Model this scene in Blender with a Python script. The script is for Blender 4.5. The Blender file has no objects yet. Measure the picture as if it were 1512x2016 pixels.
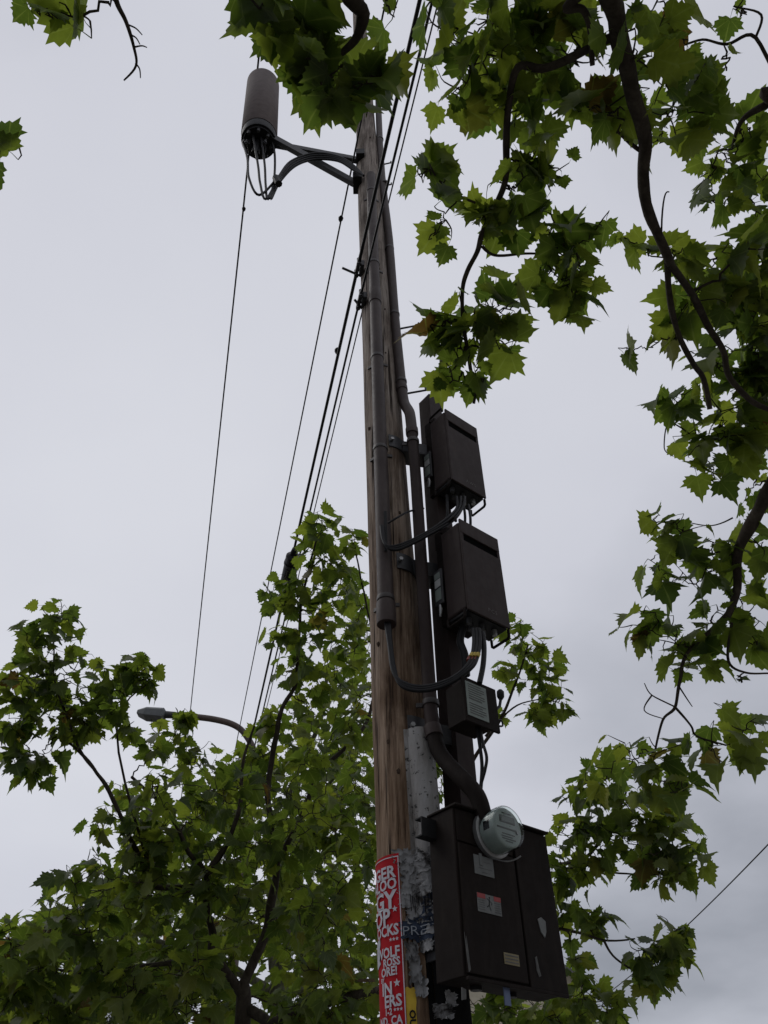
import bpy, bmesh, math, random
from mathutils import Vector, Matrix, Quaternion, noise as mnoise

random.seed(11)
R = math.radians
sc = bpy.context.scene
COL = sc.collection

# ------------------------------------------------------------------ camera
EYE = Vector((0, 0, 1.5))
FPX = 1514.0                     # focal length in pixels of the 1512 x 2016 photograph
PITCH, ROLL = R(43.0), R(-0.74)
cam_d = bpy.data.cameras.new('camera')
cam = bpy.data.objects.new('camera', cam_d)
COL.objects.link(cam)
cam_d.sensor_fit = 'VERTICAL'
cam_d.sensor_height = 36
cam_d.lens = 36 * FPX / 2016
cam_d.clip_start = 0.05
cam_d.clip_end = 2000
CR = Matrix.Rotation(R(90) + PITCH, 3, 'X') @ Matrix.Rotation(ROLL, 3, 'Z')
cam.matrix_world = Matrix.Translation(EYE) @ CR.to_4x4()
sc.camera = cam

# ------------------------------------------------------------------ sky (overcast) and sun
SUN_EL, SUN_AZ = R(48), R(-75)   # azimuth from +Y towards +X
w = bpy.data.worlds.new('World')
sc.world = w
w.use_nodes = True
nt = w.node_tree
nt.nodes.clear()
def wn(t, **k):
    n = nt.nodes.new(t)
    for a, b in k.items():
        setattr(n, a, b)
    return n
out = wn('ShaderNodeOutputWorld')
bg = wn('ShaderNodeBackground')
sky = wn('ShaderNodeTexSky', sky_type='NISHITA', sun_disc=False, sun_elevation=SUN_EL, sun_rotation=SUN_AZ)
tc = wn('ShaderNodeTexCoord')
sep = wn('ShaderNodeSeparateXYZ')
nt.links.new(tc.outputs['Generated'], sep.inputs[0])
zc = wn('ShaderNodeMath', operation='MAXIMUM'); zc.inputs[1].default_value = 0.0
nt.links.new(sep.outputs['Z'], zc.inputs[0])
za = wn('ShaderNodeMath', operation='ADD'); za.inputs[1].default_value = 0.22
nt.links.new(zc.outputs[0], za.inputs[0])
dx = wn('ShaderNodeMath', operation='DIVIDE'); dy = wn('ShaderNodeMath', operation='DIVIDE')
nt.links.new(sep.outputs['X'], dx.inputs[0]); nt.links.new(za.outputs[0], dx.inputs[1])
nt.links.new(sep.outputs['Y'], dy.inputs[0]); nt.links.new(za.outputs[0], dy.inputs[1])
cmb = wn('ShaderNodeCombineXYZ')
nt.links.new(dx.outputs[0], cmb.inputs[0]); nt.links.new(dy.outputs[0], cmb.inputs[1])
cmb.inputs[2].default_value = 3.7
mp = wn('ShaderNodeMapping')
mp.inputs['Location'].default_value = (5.1196, -6.5694, 6.0263)
nt.links.new(cmb.outputs[0], mp.inputs['Vector'])
n1 = wn('ShaderNodeTexNoise'); n1.inputs['Scale'].default_value = 0.45; n1.inputs['Detail'].default_value = 4; n1.inputs['Roughness'].default_value = 0.45; n1.inputs['Distortion'].default_value = 0.35
n2 = wn('ShaderNodeTexNoise'); n2.inputs['Scale'].default_value = 1.7; n2.inputs['Detail'].default_value = 5; n2.inputs['Roughness'].default_value = 0.5
nt.links.new(mp.outputs[0], n1.inputs['Vector']); nt.links.new(mp.outputs[0], n2.inputs['Vector'])
mx = wn('ShaderNodeMath', operation='MULTIPLY_ADD'); mx.inputs[1].default_value = 0.34
nt.links.new(n2.outputs['Fac'], mx.inputs[0]); nt.links.new(n1.outputs['Fac'], mx.inputs[2])
ramp = wn('ShaderNodeValToRGB')
ramp.color_ramp.elements[0].position = 0.45; ramp.color_ramp.elements[0].color = (0.22, 0.235, 0.27, 1)
ramp.color_ramp.elements[1].position = 0.93; ramp.color_ramp.elements[1].color = (0.70, 0.71, 0.765, 1)
e = ramp.color_ramp.elements.new(0.61); e.color = (0.45, 0.465, 0.52, 1)
e = ramp.color_ramp.elements.new(0.75); e.color = (0.625, 0.635, 0.70, 1)
nt.links.new(mx.outputs[0], ramp.inputs[0])
skm = wn('ShaderNodeMix', data_type='RGBA', blend_type='MULTIPLY'); skm.inputs[0].default_value = 1.0
skm.inputs[7].default_value = (0.1, 0.1, 0.1, 1)      # clear sky far above the cloud, at strength 0.1
nt.links.new(sky.outputs[0], skm.inputs[6])
ov = wn('ShaderNodeMix', data_type='RGBA'); ov.inputs[0].default_value = 0.94
nt.links.new(skm.outputs[2], ov.inputs[6]); nt.links.new(ramp.outputs[0], ov.inputs[7])
nt.links.new(ov.outputs[2], bg.inputs[0])
bg.inputs[1].default_value = 1.0
nt.links.new(bg.outputs[0], out.inputs[0])

sun_d = bpy.data.lights.new('sun', 'SUN')
sun_d.energy = 0.75
sun_d.angle = R(35)
sun_d.color = (1.0, 0.97, 0.93)
sun = bpy.data.objects.new('sun', sun_d)
COL.objects.link(sun)
sdir = Vector((math.sin(SUN_AZ) * math.cos(SUN_EL), math.cos(SUN_AZ) * math.cos(SUN_EL), math.sin(SUN_EL)))
sun.rotation_euler = sdir.to_track_quat('Z', 'Y').to_euler()
sun.location = sdir * 50

sc.view_settings.view_transform = 'Standard'
sc.view_settings.look = 'None'
sc.view_settings.exposure = 0.0
sc.view_settings.gamma = 1.0
sc.view_settings.use_curve_mapping = False
sc.cycles.max_bounces = 8
sc.cycles.transmission_bounces = 6
sc.cycles.transparent_max_bounces = 8

# ------------------------------------------------------------------ measuring from the photograph
def ray(px, py):
    return (CR @ Vector(((px - 756) / FPX, -(py - 1008) / FPX, -1))).normalized()
def at(px, py, d):
    return EYE + ray(px, py) * d
def aty(px, py, Y):
    r = ray(px, py)
    return EYE + r * ((Y - EYE.y) / r.y)
def atz(px, py, Z):
    r = ray(px, py)
    return EYE + r * ((Z - EYE.z) / r.z)
CRT = CR.transposed()
def proj(p):
    q = CRT @ (Vector(p) - EYE)
    if q.z > -0.05:
        return None
    return (756 + q.x / -q.z * FPX, 1008 - q.y / -q.z * FPX, -q.z)

# ------------------------------------------------------------------ materials
def mat(name):
    m = bpy.data.materials.new(name)
    m.use_nodes = True
    t = m.node_tree
    return m, t, t.nodes['Principled BSDF']
def N(t, kind, **k):
    n = t.nodes.new(kind)
    for a, b in k.items():
        setattr(n, a, b)
    return n
def ramp_node(t, stops):
    r = N(t, 'ShaderNodeValToRGB')
    els = r.color_ramp.elements
    els[0].position, els[0].color = stops[0][0], (*stops[0][1], 1)
    els[1].position, els[1].color = stops[-1][0], (*stops[-1][1], 1)
    for p, c in stops[1:-1]:
        x = els.new(p); x.color = (*c, 1)
    return r
def coords(t, scale=(1, 1, 1), kind='Object'):
    c = N(t, 'ShaderNodeTexCoord')
    m = N(t, 'ShaderNodeMapping')
    m.inputs['Scale'].default_value = scale
    t.links.new(c.outputs[kind], m.inputs['Vector'])
    return m.outputs[0]
def noise(t, vec, scale, detail=4, rough=0.55, dist=0.0):
    n = N(t, 'ShaderNodeTexNoise')
    n.inputs['Scale'].default_value = scale
    n.inputs['Detail'].default_value = detail
    n.inputs['Roughness'].default_value = rough
    n.inputs['Distortion'].default_value = dist
    t.links.new(vec, n.inputs['Vector'])
    return n.outputs['Fac']
def bump(t, h, strength, dist, bs):
    b = N(t, 'ShaderNodeBump')
    b.inputs['Strength'].default_value = strength
    b.inputs['Distance'].default_value = dist
    t.links.new(h, b.inputs['Height'])
    t.links.new(b.outputs[0], bs.inputs['Normal'])
    return b
def paint(name, a, b, rough=0.6, scale=9, spec=0.35, metal=0.0, bmp=0.15, grime=0.0):
    m, t, s = mat(name)
    v = coords(t)
    n = noise(t, v, scale, 6, 0.65)
    r = ramp_node(t, [(0.3, a), (0.7, b)])
    t.links.new(n, r.inputs[0]); t.links.new(r.outputs[0], s.inputs['Base Color'])
    n2 = noise(t, v, scale * 6, 4)
    rr = N(t, 'ShaderNodeMapRange')
    rr.inputs[3].default_value = rough - 0.12; rr.inputs[4].default_value = rough + 0.15
    t.links.new(n2, rr.inputs[0]); t.links.new(rr.outputs[0], s.inputs['Roughness'])
    s.inputs['Specular IOR Level'].default_value = spec
    s.inputs['Metallic'].default_value = metal
    if grime:
        gv_ = noise(t, coords(t, (1, 1, 0.16)), 17, 8, 0.72, 0.6)
        gr = ramp_node(t, [(0.50, (0, 0, 0)), (0.74, (1, 1, 1))])
        t.links.new(gv_, gr.inputs[0])
        gm = N(t, 'ShaderNodeMix', data_type='RGBA')
        gf = N(t, 'ShaderNodeMath', operation='MULTIPLY'); gf.inputs[1].default_value = grime
        t.links.new(gr.outputs[0], gf.inputs[0]); t.links.new(gf.outputs[0], gm.inputs[0])
        t.links.new(r.outputs[0], gm.inputs[6]); gm.inputs[7].default_value = (0.13, 0.105, 0.085, 1)
        t.links.new(gm.outputs[2], s.inputs['Base Color'])
    if bmp:
        bump(t, n2, bmp, 0.002, s)
    return m
M = {}
M['brown'] = paint('brown_paint', (0.027, 0.0185, 0.017), (0.039, 0.028, 0.0265), 0.62, 4, 0.14, grime=0.12)
M['brown_dark'] = paint('dark_brown_paint', (0.010, 0.0075, 0.0065), (0.016, 0.0115, 0.010), 0.7, 5, 0.1, grime=0.08)
M['conduit'] = paint('conduit_paint', (0.038, 0.027, 0.025), (0.062, 0.047, 0.044), 0.55, 6, 0.2, grime=0.22)
M['antenna'] = paint('antenna_paint', (0.10, 0.082, 0.078), (0.14, 0.117, 0.112), 0.75, 14, 0.15, 0, 0.3, grime=0.3)
M['matte_black'] = paint('shade_black_plastic', (0.006, 0.006, 0.006), (0.011, 0.011, 0.011), 0.9, 12, 0.04)
M['void'] = paint('slot_shadow_black', (0.0025, 0.0025, 0.0025), (0.004, 0.004, 0.004), 0.9, 14, 0.02, 0, 0)
M['black'] = paint('black_rubber', (0.008, 0.008, 0.009), (0.015, 0.015, 0.016), 0.5, 20, 0.2)
M['steel'] = paint('galvanised_steel', (0.20, 0.20, 0.20), (0.34, 0.34, 0.34), 0.45, 25, 0.5, 0.7)
M['darksteel'] = paint('dark_steel', (0.022, 0.022, 0.024), (0.045, 0.045, 0.048), 0.5, 14, 0.4)
M['white'] = paint('white_sticker', (0.36, 0.37, 0.37), (0.44, 0.45, 0.44), 0.5, 20)
M['sticker'] = paint('shaded_sticker', (0.12, 0.125, 0.125), (0.18, 0.185, 0.18), 0.6, 20, 0.2)  # white stickers darkened to stand for weak light on the cabinet front
M['scuff'] = paint('bare_scuff', (0.07, 0.07, 0.068), (0.12, 0.12, 0.116), 0.7, 30, 0.2)
M['label_green'] = paint('green_label', (0.15, 0.178, 0.165), (0.20, 0.23, 0.21), 0.5, 18)
M['ink'] = paint('grey_ink', (0.09, 0.09, 0.09), (0.13, 0.13, 0.13), 0.7, 20, 0.2, 0, 0)
M['chalk'] = paint('chalk_marker', (0.16, 0.155, 0.15), (0.22, 0.21, 0.2), 0.8, 20, 0.2, 0, 0)
M['redlabel'] = paint('red_warning', (0.24, 0.03, 0.03), (0.30, 0.045, 0.045), 0.5, 20)
M['yellow_label'] = paint('yellow_label', (0.17, 0.14, 0.075), (0.21, 0.175, 0.10), 0.6, 20)
M['yellow'] = paint('yellow_paper', (0.40, 0.26, 0.02), (0.52, 0.36, 0.03), 0.7, 20)
M['blue_tag'] = paint('blue_tag', (0.08, 0.11, 0.20), (0.12, 0.155, 0.26), 0.5, 20)
M['yellow_tape'] = paint('yellow_tape', (0.42, 0.30, 0.05), (0.5, 0.38, 0.08), 0.5, 20)
M['red_tape'] = paint('red_tape', (0.16, 0.03, 0.02), (0.2, 0.045, 0.03), 0.5, 20)
M['lamp_grey'] = paint('lamp_grey', (0.085, 0.092, 0.095), (0.12, 0.128, 0.132), 0.5, 10)
M['lamp_pole'] = paint('weathered_lamp_pole', (0.06, 0.043, 0.036), (0.10, 0.075, 0.064), 0.6, 10)
M['cream'] = paint('cream_stucco', (0.42, 0.38, 0.29), (0.5, 0.46, 0.36), 0.85, 6)
M['rooftile'] = paint('grey_roof', (0.09, 0.09, 0.09), (0.16, 0.16, 0.16), 0.8, 10)
M['kerb'] = paint('kerb_concrete', (0.28, 0.27, 0.25), (0.38, 0.37, 0.34), 0.85, 6)
M['pavement'] = paint('pavement_concrete', (0.26, 0.25, 0.235), (0.36, 0.35, 0.33), 0.85, 3)
M['asphalt'] = paint('asphalt', (0.04, 0.04, 0.04), (0.065, 0.065, 0.065), 0.9, 30)
M['soil'] = paint('ground_soil', (0.09, 0.075, 0.05), (0.15, 0.125, 0.085), 0.95, 8)
M['meter_body'] = paint('meter_grey', (0.22, 0.25, 0.24), (0.29, 0.32, 0.31), 0.4, 12)
M['lcd'] = paint('meter_display', (0.10, 0.115, 0.105), (0.13, 0.145, 0.135), 0.3, 12)

def m_glass():
    m, t, s = mat('meter_glass')
    s.inputs['Base Color'].default_value = (0.93, 0.97, 0.95, 1)
    s.inputs['Roughness'].default_value = 0.06
    s.inputs['Transmission Weight'].default_value = 1.0
    s.inputs['IOR'].default_value = 1.2
    return m
M['glass'] = m_glass()

def m_wood():
    m, t, s = mat('weathered_pole_wood')
    v = coords(t, (1, 1, 0.045))
    g1 = noise(t, v, 26, 9, 0.78, 0.25)
    g2 = noise(t, v, 85, 5, 0.6)
    vb = coords(t, (1, 1, 0.3))
    blotch = noise(t, vb, 4.5, 5, 0.6, 0.4)
    r = ramp_node(t, [(0.32, (0.040, 0.024, 0.015)), (0.43, (0.19, 0.122, 0.077)), (0.56, (0.34, 0.238, 0.160)), (0.72, (0.46, 0.35, 0.255))])
    mm = N(t, 'ShaderNodeMath', operation='MULTIPLY_ADD'); mm.inputs[1].default_value = 0.35
    t.links.new(g2, mm.inputs[0])
    sb = N(t, 'ShaderNodeMath', operation='SUBTRACT'); sb.inputs[1].default_value = 0.17
    t.links.new(g1, sb.inputs[0]); t.links.new(sb.outputs[0], mm.inputs[2])
    t.links.new(mm.outputs[0], r.inputs[0])
    # weathered grey with height, warmer and redder low down
    c = N(t, 'ShaderNodeTexCoord'); sp = N(t, 'ShaderNodeSeparateXYZ')
    t.links.new(c.outputs['Object'], sp.inputs[0])
    mr = N(t, 'ShaderNodeMapRange')
    mr.inputs[1].default_value = 2.6; mr.inputs[2].default_value = 6.5; mr.inputs[3].default_value = 0.0; mr.inputs[4].default_value = 1.0
    ad = N(t, 'ShaderNodeMath', operation='MULTIPLY_ADD'); ad.inputs[1].default_value = 4.0
    t.links.new(blotch, ad.inputs[0]); 
    sb2 = N(t, 'ShaderNodeMath', operation='SUBTRACT'); sb2.inputs[1].default_value = 2.0
    t.links.new(sp.outputs['Z'], sb2.inputs[0]); t.links.new(sb2.outputs[0], ad.inputs[2])
    t.links.new(ad.outputs[0], mr.inputs[0])
    hs = N(t, 'ShaderNodeHueSaturation'); hs.inputs['Saturation'].default_value = 0.45; hs.inputs['Value'].default_value = 1.0
    t.links.new(r.outputs[0], hs.inputs['Color'])
    mixc = N(t, 'ShaderNodeMix', data_type='RGBA')
    t.links.new(mr.outputs[0], mixc.inputs[0]); t.links.new(r.outputs[0], mixc.inputs[6]); t.links.new(hs.outputs[0], mixc.inputs[7])
    # dark tar and damp stains
    st = ramp_node(t, [(0.36, (0.25, 0.21, 0.18)), (0.52, (1, 1, 1))])
    t.links.new(blotch, st.inputs[0])
    ml = N(t, 'ShaderNodeMix', data_type='RGBA', blend_type='MULTIPLY'); ml.inputs[0].default_value = 0.75
    t.links.new(mixc.outputs[2], ml.inputs[6]); t.links.new(st.outputs[0], ml.inputs[7])
    ck = noise(t, coords(t, (1, 1, 0.018)), 46, 3, 0.5, 0.15)
    cr_ = ramp_node(t, [(0.335, (0.12, 0.10, 0.09)), (0.385, (1, 1, 1))])
    t.links.new(ck, cr_.inputs[0])
    m2 = N(t, 'ShaderNodeMix', data_type='RGBA', blend_type='MULTIPLY'); m2.inputs[0].default_value = 1.0
    t.links.new(ml.outputs[2], m2.inputs[6]); t.links.new(cr_.outputs[0], m2.inputs[7])
    t.links.new(m2.outputs[2], s.inputs['Base Color'])
    s.inputs['Roughness'].default_value = 0.9
    s.inputs['Specular IOR Level'].default_value = 0.15
    hh = N(t, 'ShaderNodeMath', operation='MULTIPLY_ADD'); hh.inputs[1].default_value = 0.6
    t.links.new(cr_.outputs[0], hh.inputs[0]); t.links.new(mm.outputs[0], hh.inputs[2])
    bump(t, hh.outputs[0], 1.0, 0.02, s)
    return m
M['wood'] = m_wood()
M['knot'] = paint('pole_knot', (0.035, 0.024, 0.018), (0.08, 0.055, 0.04), 0.9, 30, 0.1)
M['strap'] = paint('strap_metal', (0.035, 0.030, 0.029), (0.055, 0.048, 0.046), 0.5, 20)

def m_guard():
    m, t, s = mat('white_plastic_guard')
    v = coords(t, (1, 1, 0.35))
    n = noise(t, v, 5, 7, 0.7, 0.3)
    r = ramp_node(t, [(0.38, (0.07, 0.06, 0.05)), (0.50, (0.22, 0.21, 0.20)), (0.68, (0.35, 0.35, 0.35))])
    t.links.new(n, r.inputs[0])
    v2 = coords(t)
    sp = noise(t, v2, 38, 3, 0.6)
    r2 = ramp_node(t, [(0.35, (0.1, 0.085, 0.075)), (0.41, (1, 1, 1))])
    t.links.new(sp, r2.inputs[0])
    ml = N(t, 'ShaderNodeMix', data_type='RGBA', blend_type='MULTIPLY'); ml.inputs[0].default_value = 1
    t.links.new(r.outputs[0], ml.inputs[6]); t.links.new(r2.outputs[0], ml.inputs[7])
    t.links.new(ml.outputs[2], s.inputs['Base Color'])
    s.inputs['Roughness'].default_value = 0.65
    return m
M['guard'] = m_guard()

def m_paper(name, a, b, grime=(0.04, 0.035, 0.03), lo=0.34, hi=0.5):
    m, t, s = mat(name)
    v = coords(t)
    n = noise(t, v, 10, 8, 0.7, 0.4)
    r = ramp_node(t, [(lo, grime), (hi, a), (0.75, b)])
    t.links.new(n, r.inputs[0]); t.links.new(r.outputs[0], s.inputs['Base Color'])
    s.inputs['Roughness'].default_value = 0.85
    s.inputs['Specular IOR Level'].default_value = 0.2
    bump(t, noise(t, v, 30, 5, 0.7), 0.3, 0.003, s)
    return m
M['paper'] = m_paper('torn_paper', (0.20, 0.20, 0.20), (0.36, 0.36, 0.365), (0.025, 0.022, 0.02), 0.36, 0.46)
M['paper_dark'] = m_paper('dark_blue_paper', (0.018, 0.026, 0.045), (0.04, 0.055, 0.085), (0.012, 0.012, 0.014), 0.3, 0.42)
M['paper_red'] = m_paper('red_paper', (0.33, 0.008, 0.014), (0.44, 0.014, 0.022), (0.2, 0.006, 0.01), 0.15, 0.35)
M['print_white'] = m_paper('white_print', (0.46, 0.45, 0.49), (0.54, 0.53, 0.57), (0.34, 0.31, 0.33), 0.2, 0.4)
M['print_grey'] = m_paper('grey_print', (0.22, 0.24, 0.27), (0.3, 0.32, 0.34), (0.06, 0.07, 0.08), 0.3, 0.45)
M['print_black'] = m_paper('black_print', (0.012, 0.012, 0.013), (0.02, 0.02, 0.022), (0.008, 0.008, 0.008))

def m_bark(name, a, b, c):
    m, t, s = mat(name)
    v = coords(t, (1, 1, 0.5))
    n = noise(t, v, 18, 7, 0.7, 0.3)
    r = ramp_node(t, [(0.3, a), (0.5, b), (0.72, c)])
    t.links.new(n, r.inputs[0]); t.links.new(r.outputs[0], s.inputs['Base Color'])
    s.inputs['Roughness'].default_value = 0.9
    s.inputs['Specular IOR Level'].default_value = 0.2
    bump(t, n, 0.5, 0.006, s)
    return m
M['bark'] = m_bark('plane_bark', (0.020, 0.016, 0.012), (0.045, 0.036, 0.028), (0.085, 0.072, 0.055))
M['bark_pale'] = m_bark('pale_plane_bark', (0.05, 0.05, 0.035), (0.13, 0.13, 0.09), (0.21, 0.21, 0.155))
M['twig'] = m_bark('twig_bark', (0.020, 0.016, 0.012), (0.038, 0.030, 0.020), (0.06, 0.05, 0.032))

def m_leaf(name, dark, mid, light, tr_gain):
    m, t, s = mat(name)
    t.nodes.remove(s)
    o = t.nodes['Material Output']
    oi = N(t, 'ShaderNodeObjectInfo'); ge = N(t, 'ShaderNodeNewGeometry')
    ad = N(t, 'ShaderNodeMath', operation='ADD')
    t.links.new(oi.outputs['Random'], ad.inputs[0]); t.links.new(ge.outputs['Random Per Island'], ad.inputs[1])
    fr = N(t, 'ShaderNodeMath', operation='FRACT')
    t.links.new(ad.outputs[0], fr.inputs[0])
    r = ramp_node(t, [(0.0, dark), (0.45, mid), (0.965, light), (0.988, (0.085, 0.085, 0.025)), (1.0, (0.065, 0.036, 0.02))])
    t.links.new(fr.outputs[0], r.inputs[0])
    # veins: five ribs fanning from the leaf base, in the leaf's own UV
    uv = N(t, 'ShaderNodeUVMap'); uv.uv_map = 'UVMap'
    sp = N(t, 'ShaderNodeSeparateXYZ'); t.links.new(uv.outputs[0], sp.inputs[0])
    ax = N(t, 'ShaderNodeMath', operation='SUBTRACT'); ax.inputs[1].default_value = 0.5
    t.links.new(sp.outputs['X'], ax.inputs[0])
    ab = N(t, 'ShaderNodeMath', operation='ABSOLUTE'); t.links.new(ax.outputs[0], ab.inputs[0])
    an = N(t, 'ShaderNodeMath', operation='ARCTAN2')
    t.links.new(ab.outputs[0], an.inputs[0])
    ay = N(t, 'ShaderNodeMath', operation='SUBTRACT'); ay.inputs[1].default_value = 0.14
    t.links.new(sp.outputs['Y'], ay.inputs[0]); t.links.new(ay.outputs[0], an.inputs[1])
    pp = N(t, 'ShaderNodeMath', operation='PINGPONG'); pp.inputs[1].default_value = 0.36
    t.links.new(an.outputs[0], pp.inputs[0])
    vr = ramp_node(t, [(0.0, (1, 1, 1)), (0.055, (0, 0, 0))])
    t.links.new(pp.outputs[0], vr.inputs[0])
    nn = noise(t, coords(t, (1, 1, 1), 'UV'), 7, 4, 0.6)
    var = N(t, 'ShaderNodeMapRange'); var.inputs[3].default_value = 0.7; var.inputs[4].default_value = 1.3
    t.links.new(nn, var.inputs[0])
    mv = N(t, 'ShaderNodeMix', data_type='RGBA', blend_type='MULTIPLY'); mv.inputs[0].default_value = 1
    t.links.new(r.outputs[0], mv.inputs[6]); t.links.new(var.outputs[0], mv.inputs[7])
    ve = N(t, 'ShaderNodeMix', data_type='RGBA'); 
    vf = N(t, 'ShaderNodeMath', operation='MULTIPLY'); vf.inputs[1].default_value = 0.55
    t.links.new(vr.outputs[0], vf.inputs[0]); t.links.new(vf.outputs[0], ve.inputs[0])
    t.links.new(mv.outputs[2], ve.inputs[6]); ve.inputs[7].default_value = (0.13, 0.155, 0.07, 1)
    pr = N(t, 'ShaderNodeBsdfPrincipled')
    pr.inputs['Roughness'].default_value = 0.5; pr.inputs['Specular IOR Level'].default_value = 0.3
    t.links.new(ve.outputs[2], pr.inputs['Base Color'])
    tr = N(t, 'ShaderNodeBsdfTranslucent')
    tg = N(t, 'ShaderNodeMix', data_type='RGBA', blend_type='MULTIPLY'); tg.inputs[0].default_value = 1
    t.links.new(ve.outputs[2], tg.inputs[6]); tg.inputs[7].default_value = tr_gain
    t.links.new(tg.outputs[2], tr.inputs[0])
    mi = N(t, 'ShaderNodeMixShader'); mi.inputs[0].default_value = 0.58
    t.links.new(pr.outputs[0], mi.inputs[1]); t.links.new(tr.outputs[0], mi.inputs[2])
    t.links.new(mi.outputs[0], o.inputs[0])
    return m
M['leaf'] = m_leaf('plane_leaf', (0.037, 0.059, 0.018), (0.062, 0.087, 0.022), (0.103, 0.122, 0.030), (2.45, 2.55, 0.95, 1))
M['leaf_far'] = m_leaf('plane_leaf_back', (0.044, 0.066, 0.020), (0.075, 0.100, 0.026), (0.116, 0.135, 0.034), (2.4, 2.5, 0.95, 1))

# ------------------------------------------------------------------ mesh helpers
class MB:
    def __init__(self):
        self.v, self.f, self.uv, self.mi = [], [], None, []
    def add(self, vs, fs, mi=0):
        o = len(self.v)
        self.v.extend(vs)
        self.f.extend([tuple(i + o for i in f) for f in fs])
        self.mi.extend([mi] * len(fs))
        return self
    def box(self, c, sx, sy, sz, B=None, mi=0):
        B = B or Matrix.Identity(3)
        c = Vector(c)
        vs = [c + B @ Vector((x * sx / 2, y * sy / 2, z * sz / 2)) for x in (-1, 1) for y in (-1, 1) for z in (-1, 1)]
        fs = [(0, 1, 3, 2), (4, 6, 7, 5), (0, 4, 5, 1), (2, 3, 7, 6), (0, 2, 6, 4), (1, 5, 7, 3)]
        return self.add(vs, fs, mi)
    def tube(self, pts, rad, n=8, cap=True, mi=0):
        pts = [Vector(p) for p in pts]
        if not isinstance(rad, (list, tuple)):
            rad = [rad] * len(pts)
        t0 = (pts[1] - pts[0]).normalized()
        up = Vector((0, 0, 1)) if abs(t0.z) < 0.9 else Vector((1, 0, 0))
        a = t0.cross(up).normalized()
        vs, fs = [], []
        for i, p in enumerate(pts):
            if i == 0: tg = pts[1] - pts[0]
            elif i == len(pts) - 1: tg = pts[-1] - pts[-2]
            else: tg = (pts[i + 1] - p).normalized() + (p - pts[i - 1]).normalized()
            tg = tg.normalized() if tg.length > 1e-9 else t0
            a = (a - tg * a.dot(tg))
            a = a.normalized() if a.length > 1e-9 else tg.orthogonal().normalized()
            b = tg.cross(a)
            for k in range(n):
                an = 2 * math.pi * k / n
                vs.append(p + (a * math.cos(an) + b * math.sin(an)) * rad[i])
        m = len(pts)
        for i in range(m - 1):
            for k in range(n):
                k2 = (k + 1) % n
                fs.append((i * n + k, i * n + k2, (i + 1) * n + k2, (i + 1) * n + k))
        if cap:
            fs.append(tuple(reversed(range(n))))
            fs.append(tuple(range((m - 1) * n, m * n)))
        return self.add(vs, fs, mi)
    def build(self, name, m, parent=None, smooth=None, bevel=0, seg=2):
        me = bpy.data.meshes.new(name)
        me.from_pydata([tuple(x) for x in self.v], [], self.f)
        for x in (m if isinstance(m, (list, tuple)) else [m]):
            me.materials.append(M[x])
        if any(self.mi):
            me.polygons.foreach_set('material_index', self.mi)
        if bevel:
            bm = bmesh.new(); bm.from_mesh(me)
            bmesh.ops.recalc_face_normals(bm, faces=bm.faces)
            bmesh.ops.bevel(bm, geom=list(bm.edges), offset=bevel, segments=seg, affect='EDGES', profile=0.5)
            bm.to_mesh(me); bm.free()
        else:
            bm = bmesh.new(); bm.from_mesh(me)
            bmesh.ops.recalc_face_normals(bm, faces=bm.faces)
            bm.to_mesh(me); bm.free()
        if smooth is not None:
            me.shade_smooth()
            me.set_sharp_from_angle(angle=R(smooth))
        return link(name, me, parent)
def link(name, data, parent=None):
    o = bpy.data.objects.new(name, data)
    COL.objects.link(o)
    if parent is not None:
        o.parent = parent
        o.matrix_parent_inverse = PINV.get(parent.name, Matrix.Identity(4))
    return o
PINV = {}
def tag(o, label=None, cat=None, group=None, kind=None):
    if label: o['label'] = label
    if cat: o['category'] = cat
    if group: o['group'] = group
    if kind: o['kind'] = kind
    return o
def thing(name, label, cat, loc=(0, 0, 0), group=None):
    o = bpy.data.objects.new(name, None)
    COL.objects.link(o)
    o.location = loc
    o.empty_display_size = 0.1
    PINV[o.name] = Matrix.Translation(-Vector(loc))
    return tag(o, label, cat, group)
def smooth_path(pts, sub=6):
    pts = [Vector(p) for p in pts]
    out = []
    for i in range(len(pts) - 1):
        p0 = pts[max(i - 1, 0)]; p1 = pts[i]; p2 = pts[i + 1]; p3 = pts[min(i + 2, len(pts) - 1)]
        for k in range(sub):
            t = k / sub
            out.append(0.5 * ((2 * p1) + (p2 - p0) * t + (2 * p0 - 5 * p1 + 4 * p2 - p3) * t * t + (3 * p1 - p0 - 3 * p2 + p3) * t ** 3))
    out.append(pts[-1])
    return out
def text_mesh(body, bold=0.0, spacing=1.0):
    cu = bpy.data.curves.new('txt', 'FONT')
    cu.body = body; cu.size = 1.0; cu.offset = bold; cu.resolution_u = 2; cu.space_character = spacing
    o = bpy.data.objects.new('txt', cu)
    COL.objects.link(o)
    dg = bpy.context.evaluated_depsgraph_get()
    me = bpy.data.meshes.new_from_object(o.evaluated_get(dg))
    vs = [v.co.copy() for v in me.vertices]
    fs = [tuple(p.vertices) for p in me.polygons]
    bpy.data.objects.remove(o); bpy.data.curves.remove(cu); bpy.data.meshes.remove(me)
    return vs, fs
def star(n=5, r=0.5, ri=0.2):
    vs = [Vector((0, 0, 0))]
    for i in range(2 * n):
        a = math.pi / 2 + math.pi * i / n
        q = r if i % 2 == 0 else ri
        vs.append(Vector((math.cos(a) * q, math.sin(a) * q, 0)))
    return vs, [(0, 1 + i, 1 + (i + 1) % (2 * n)) for i in range(2 * n)]

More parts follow.
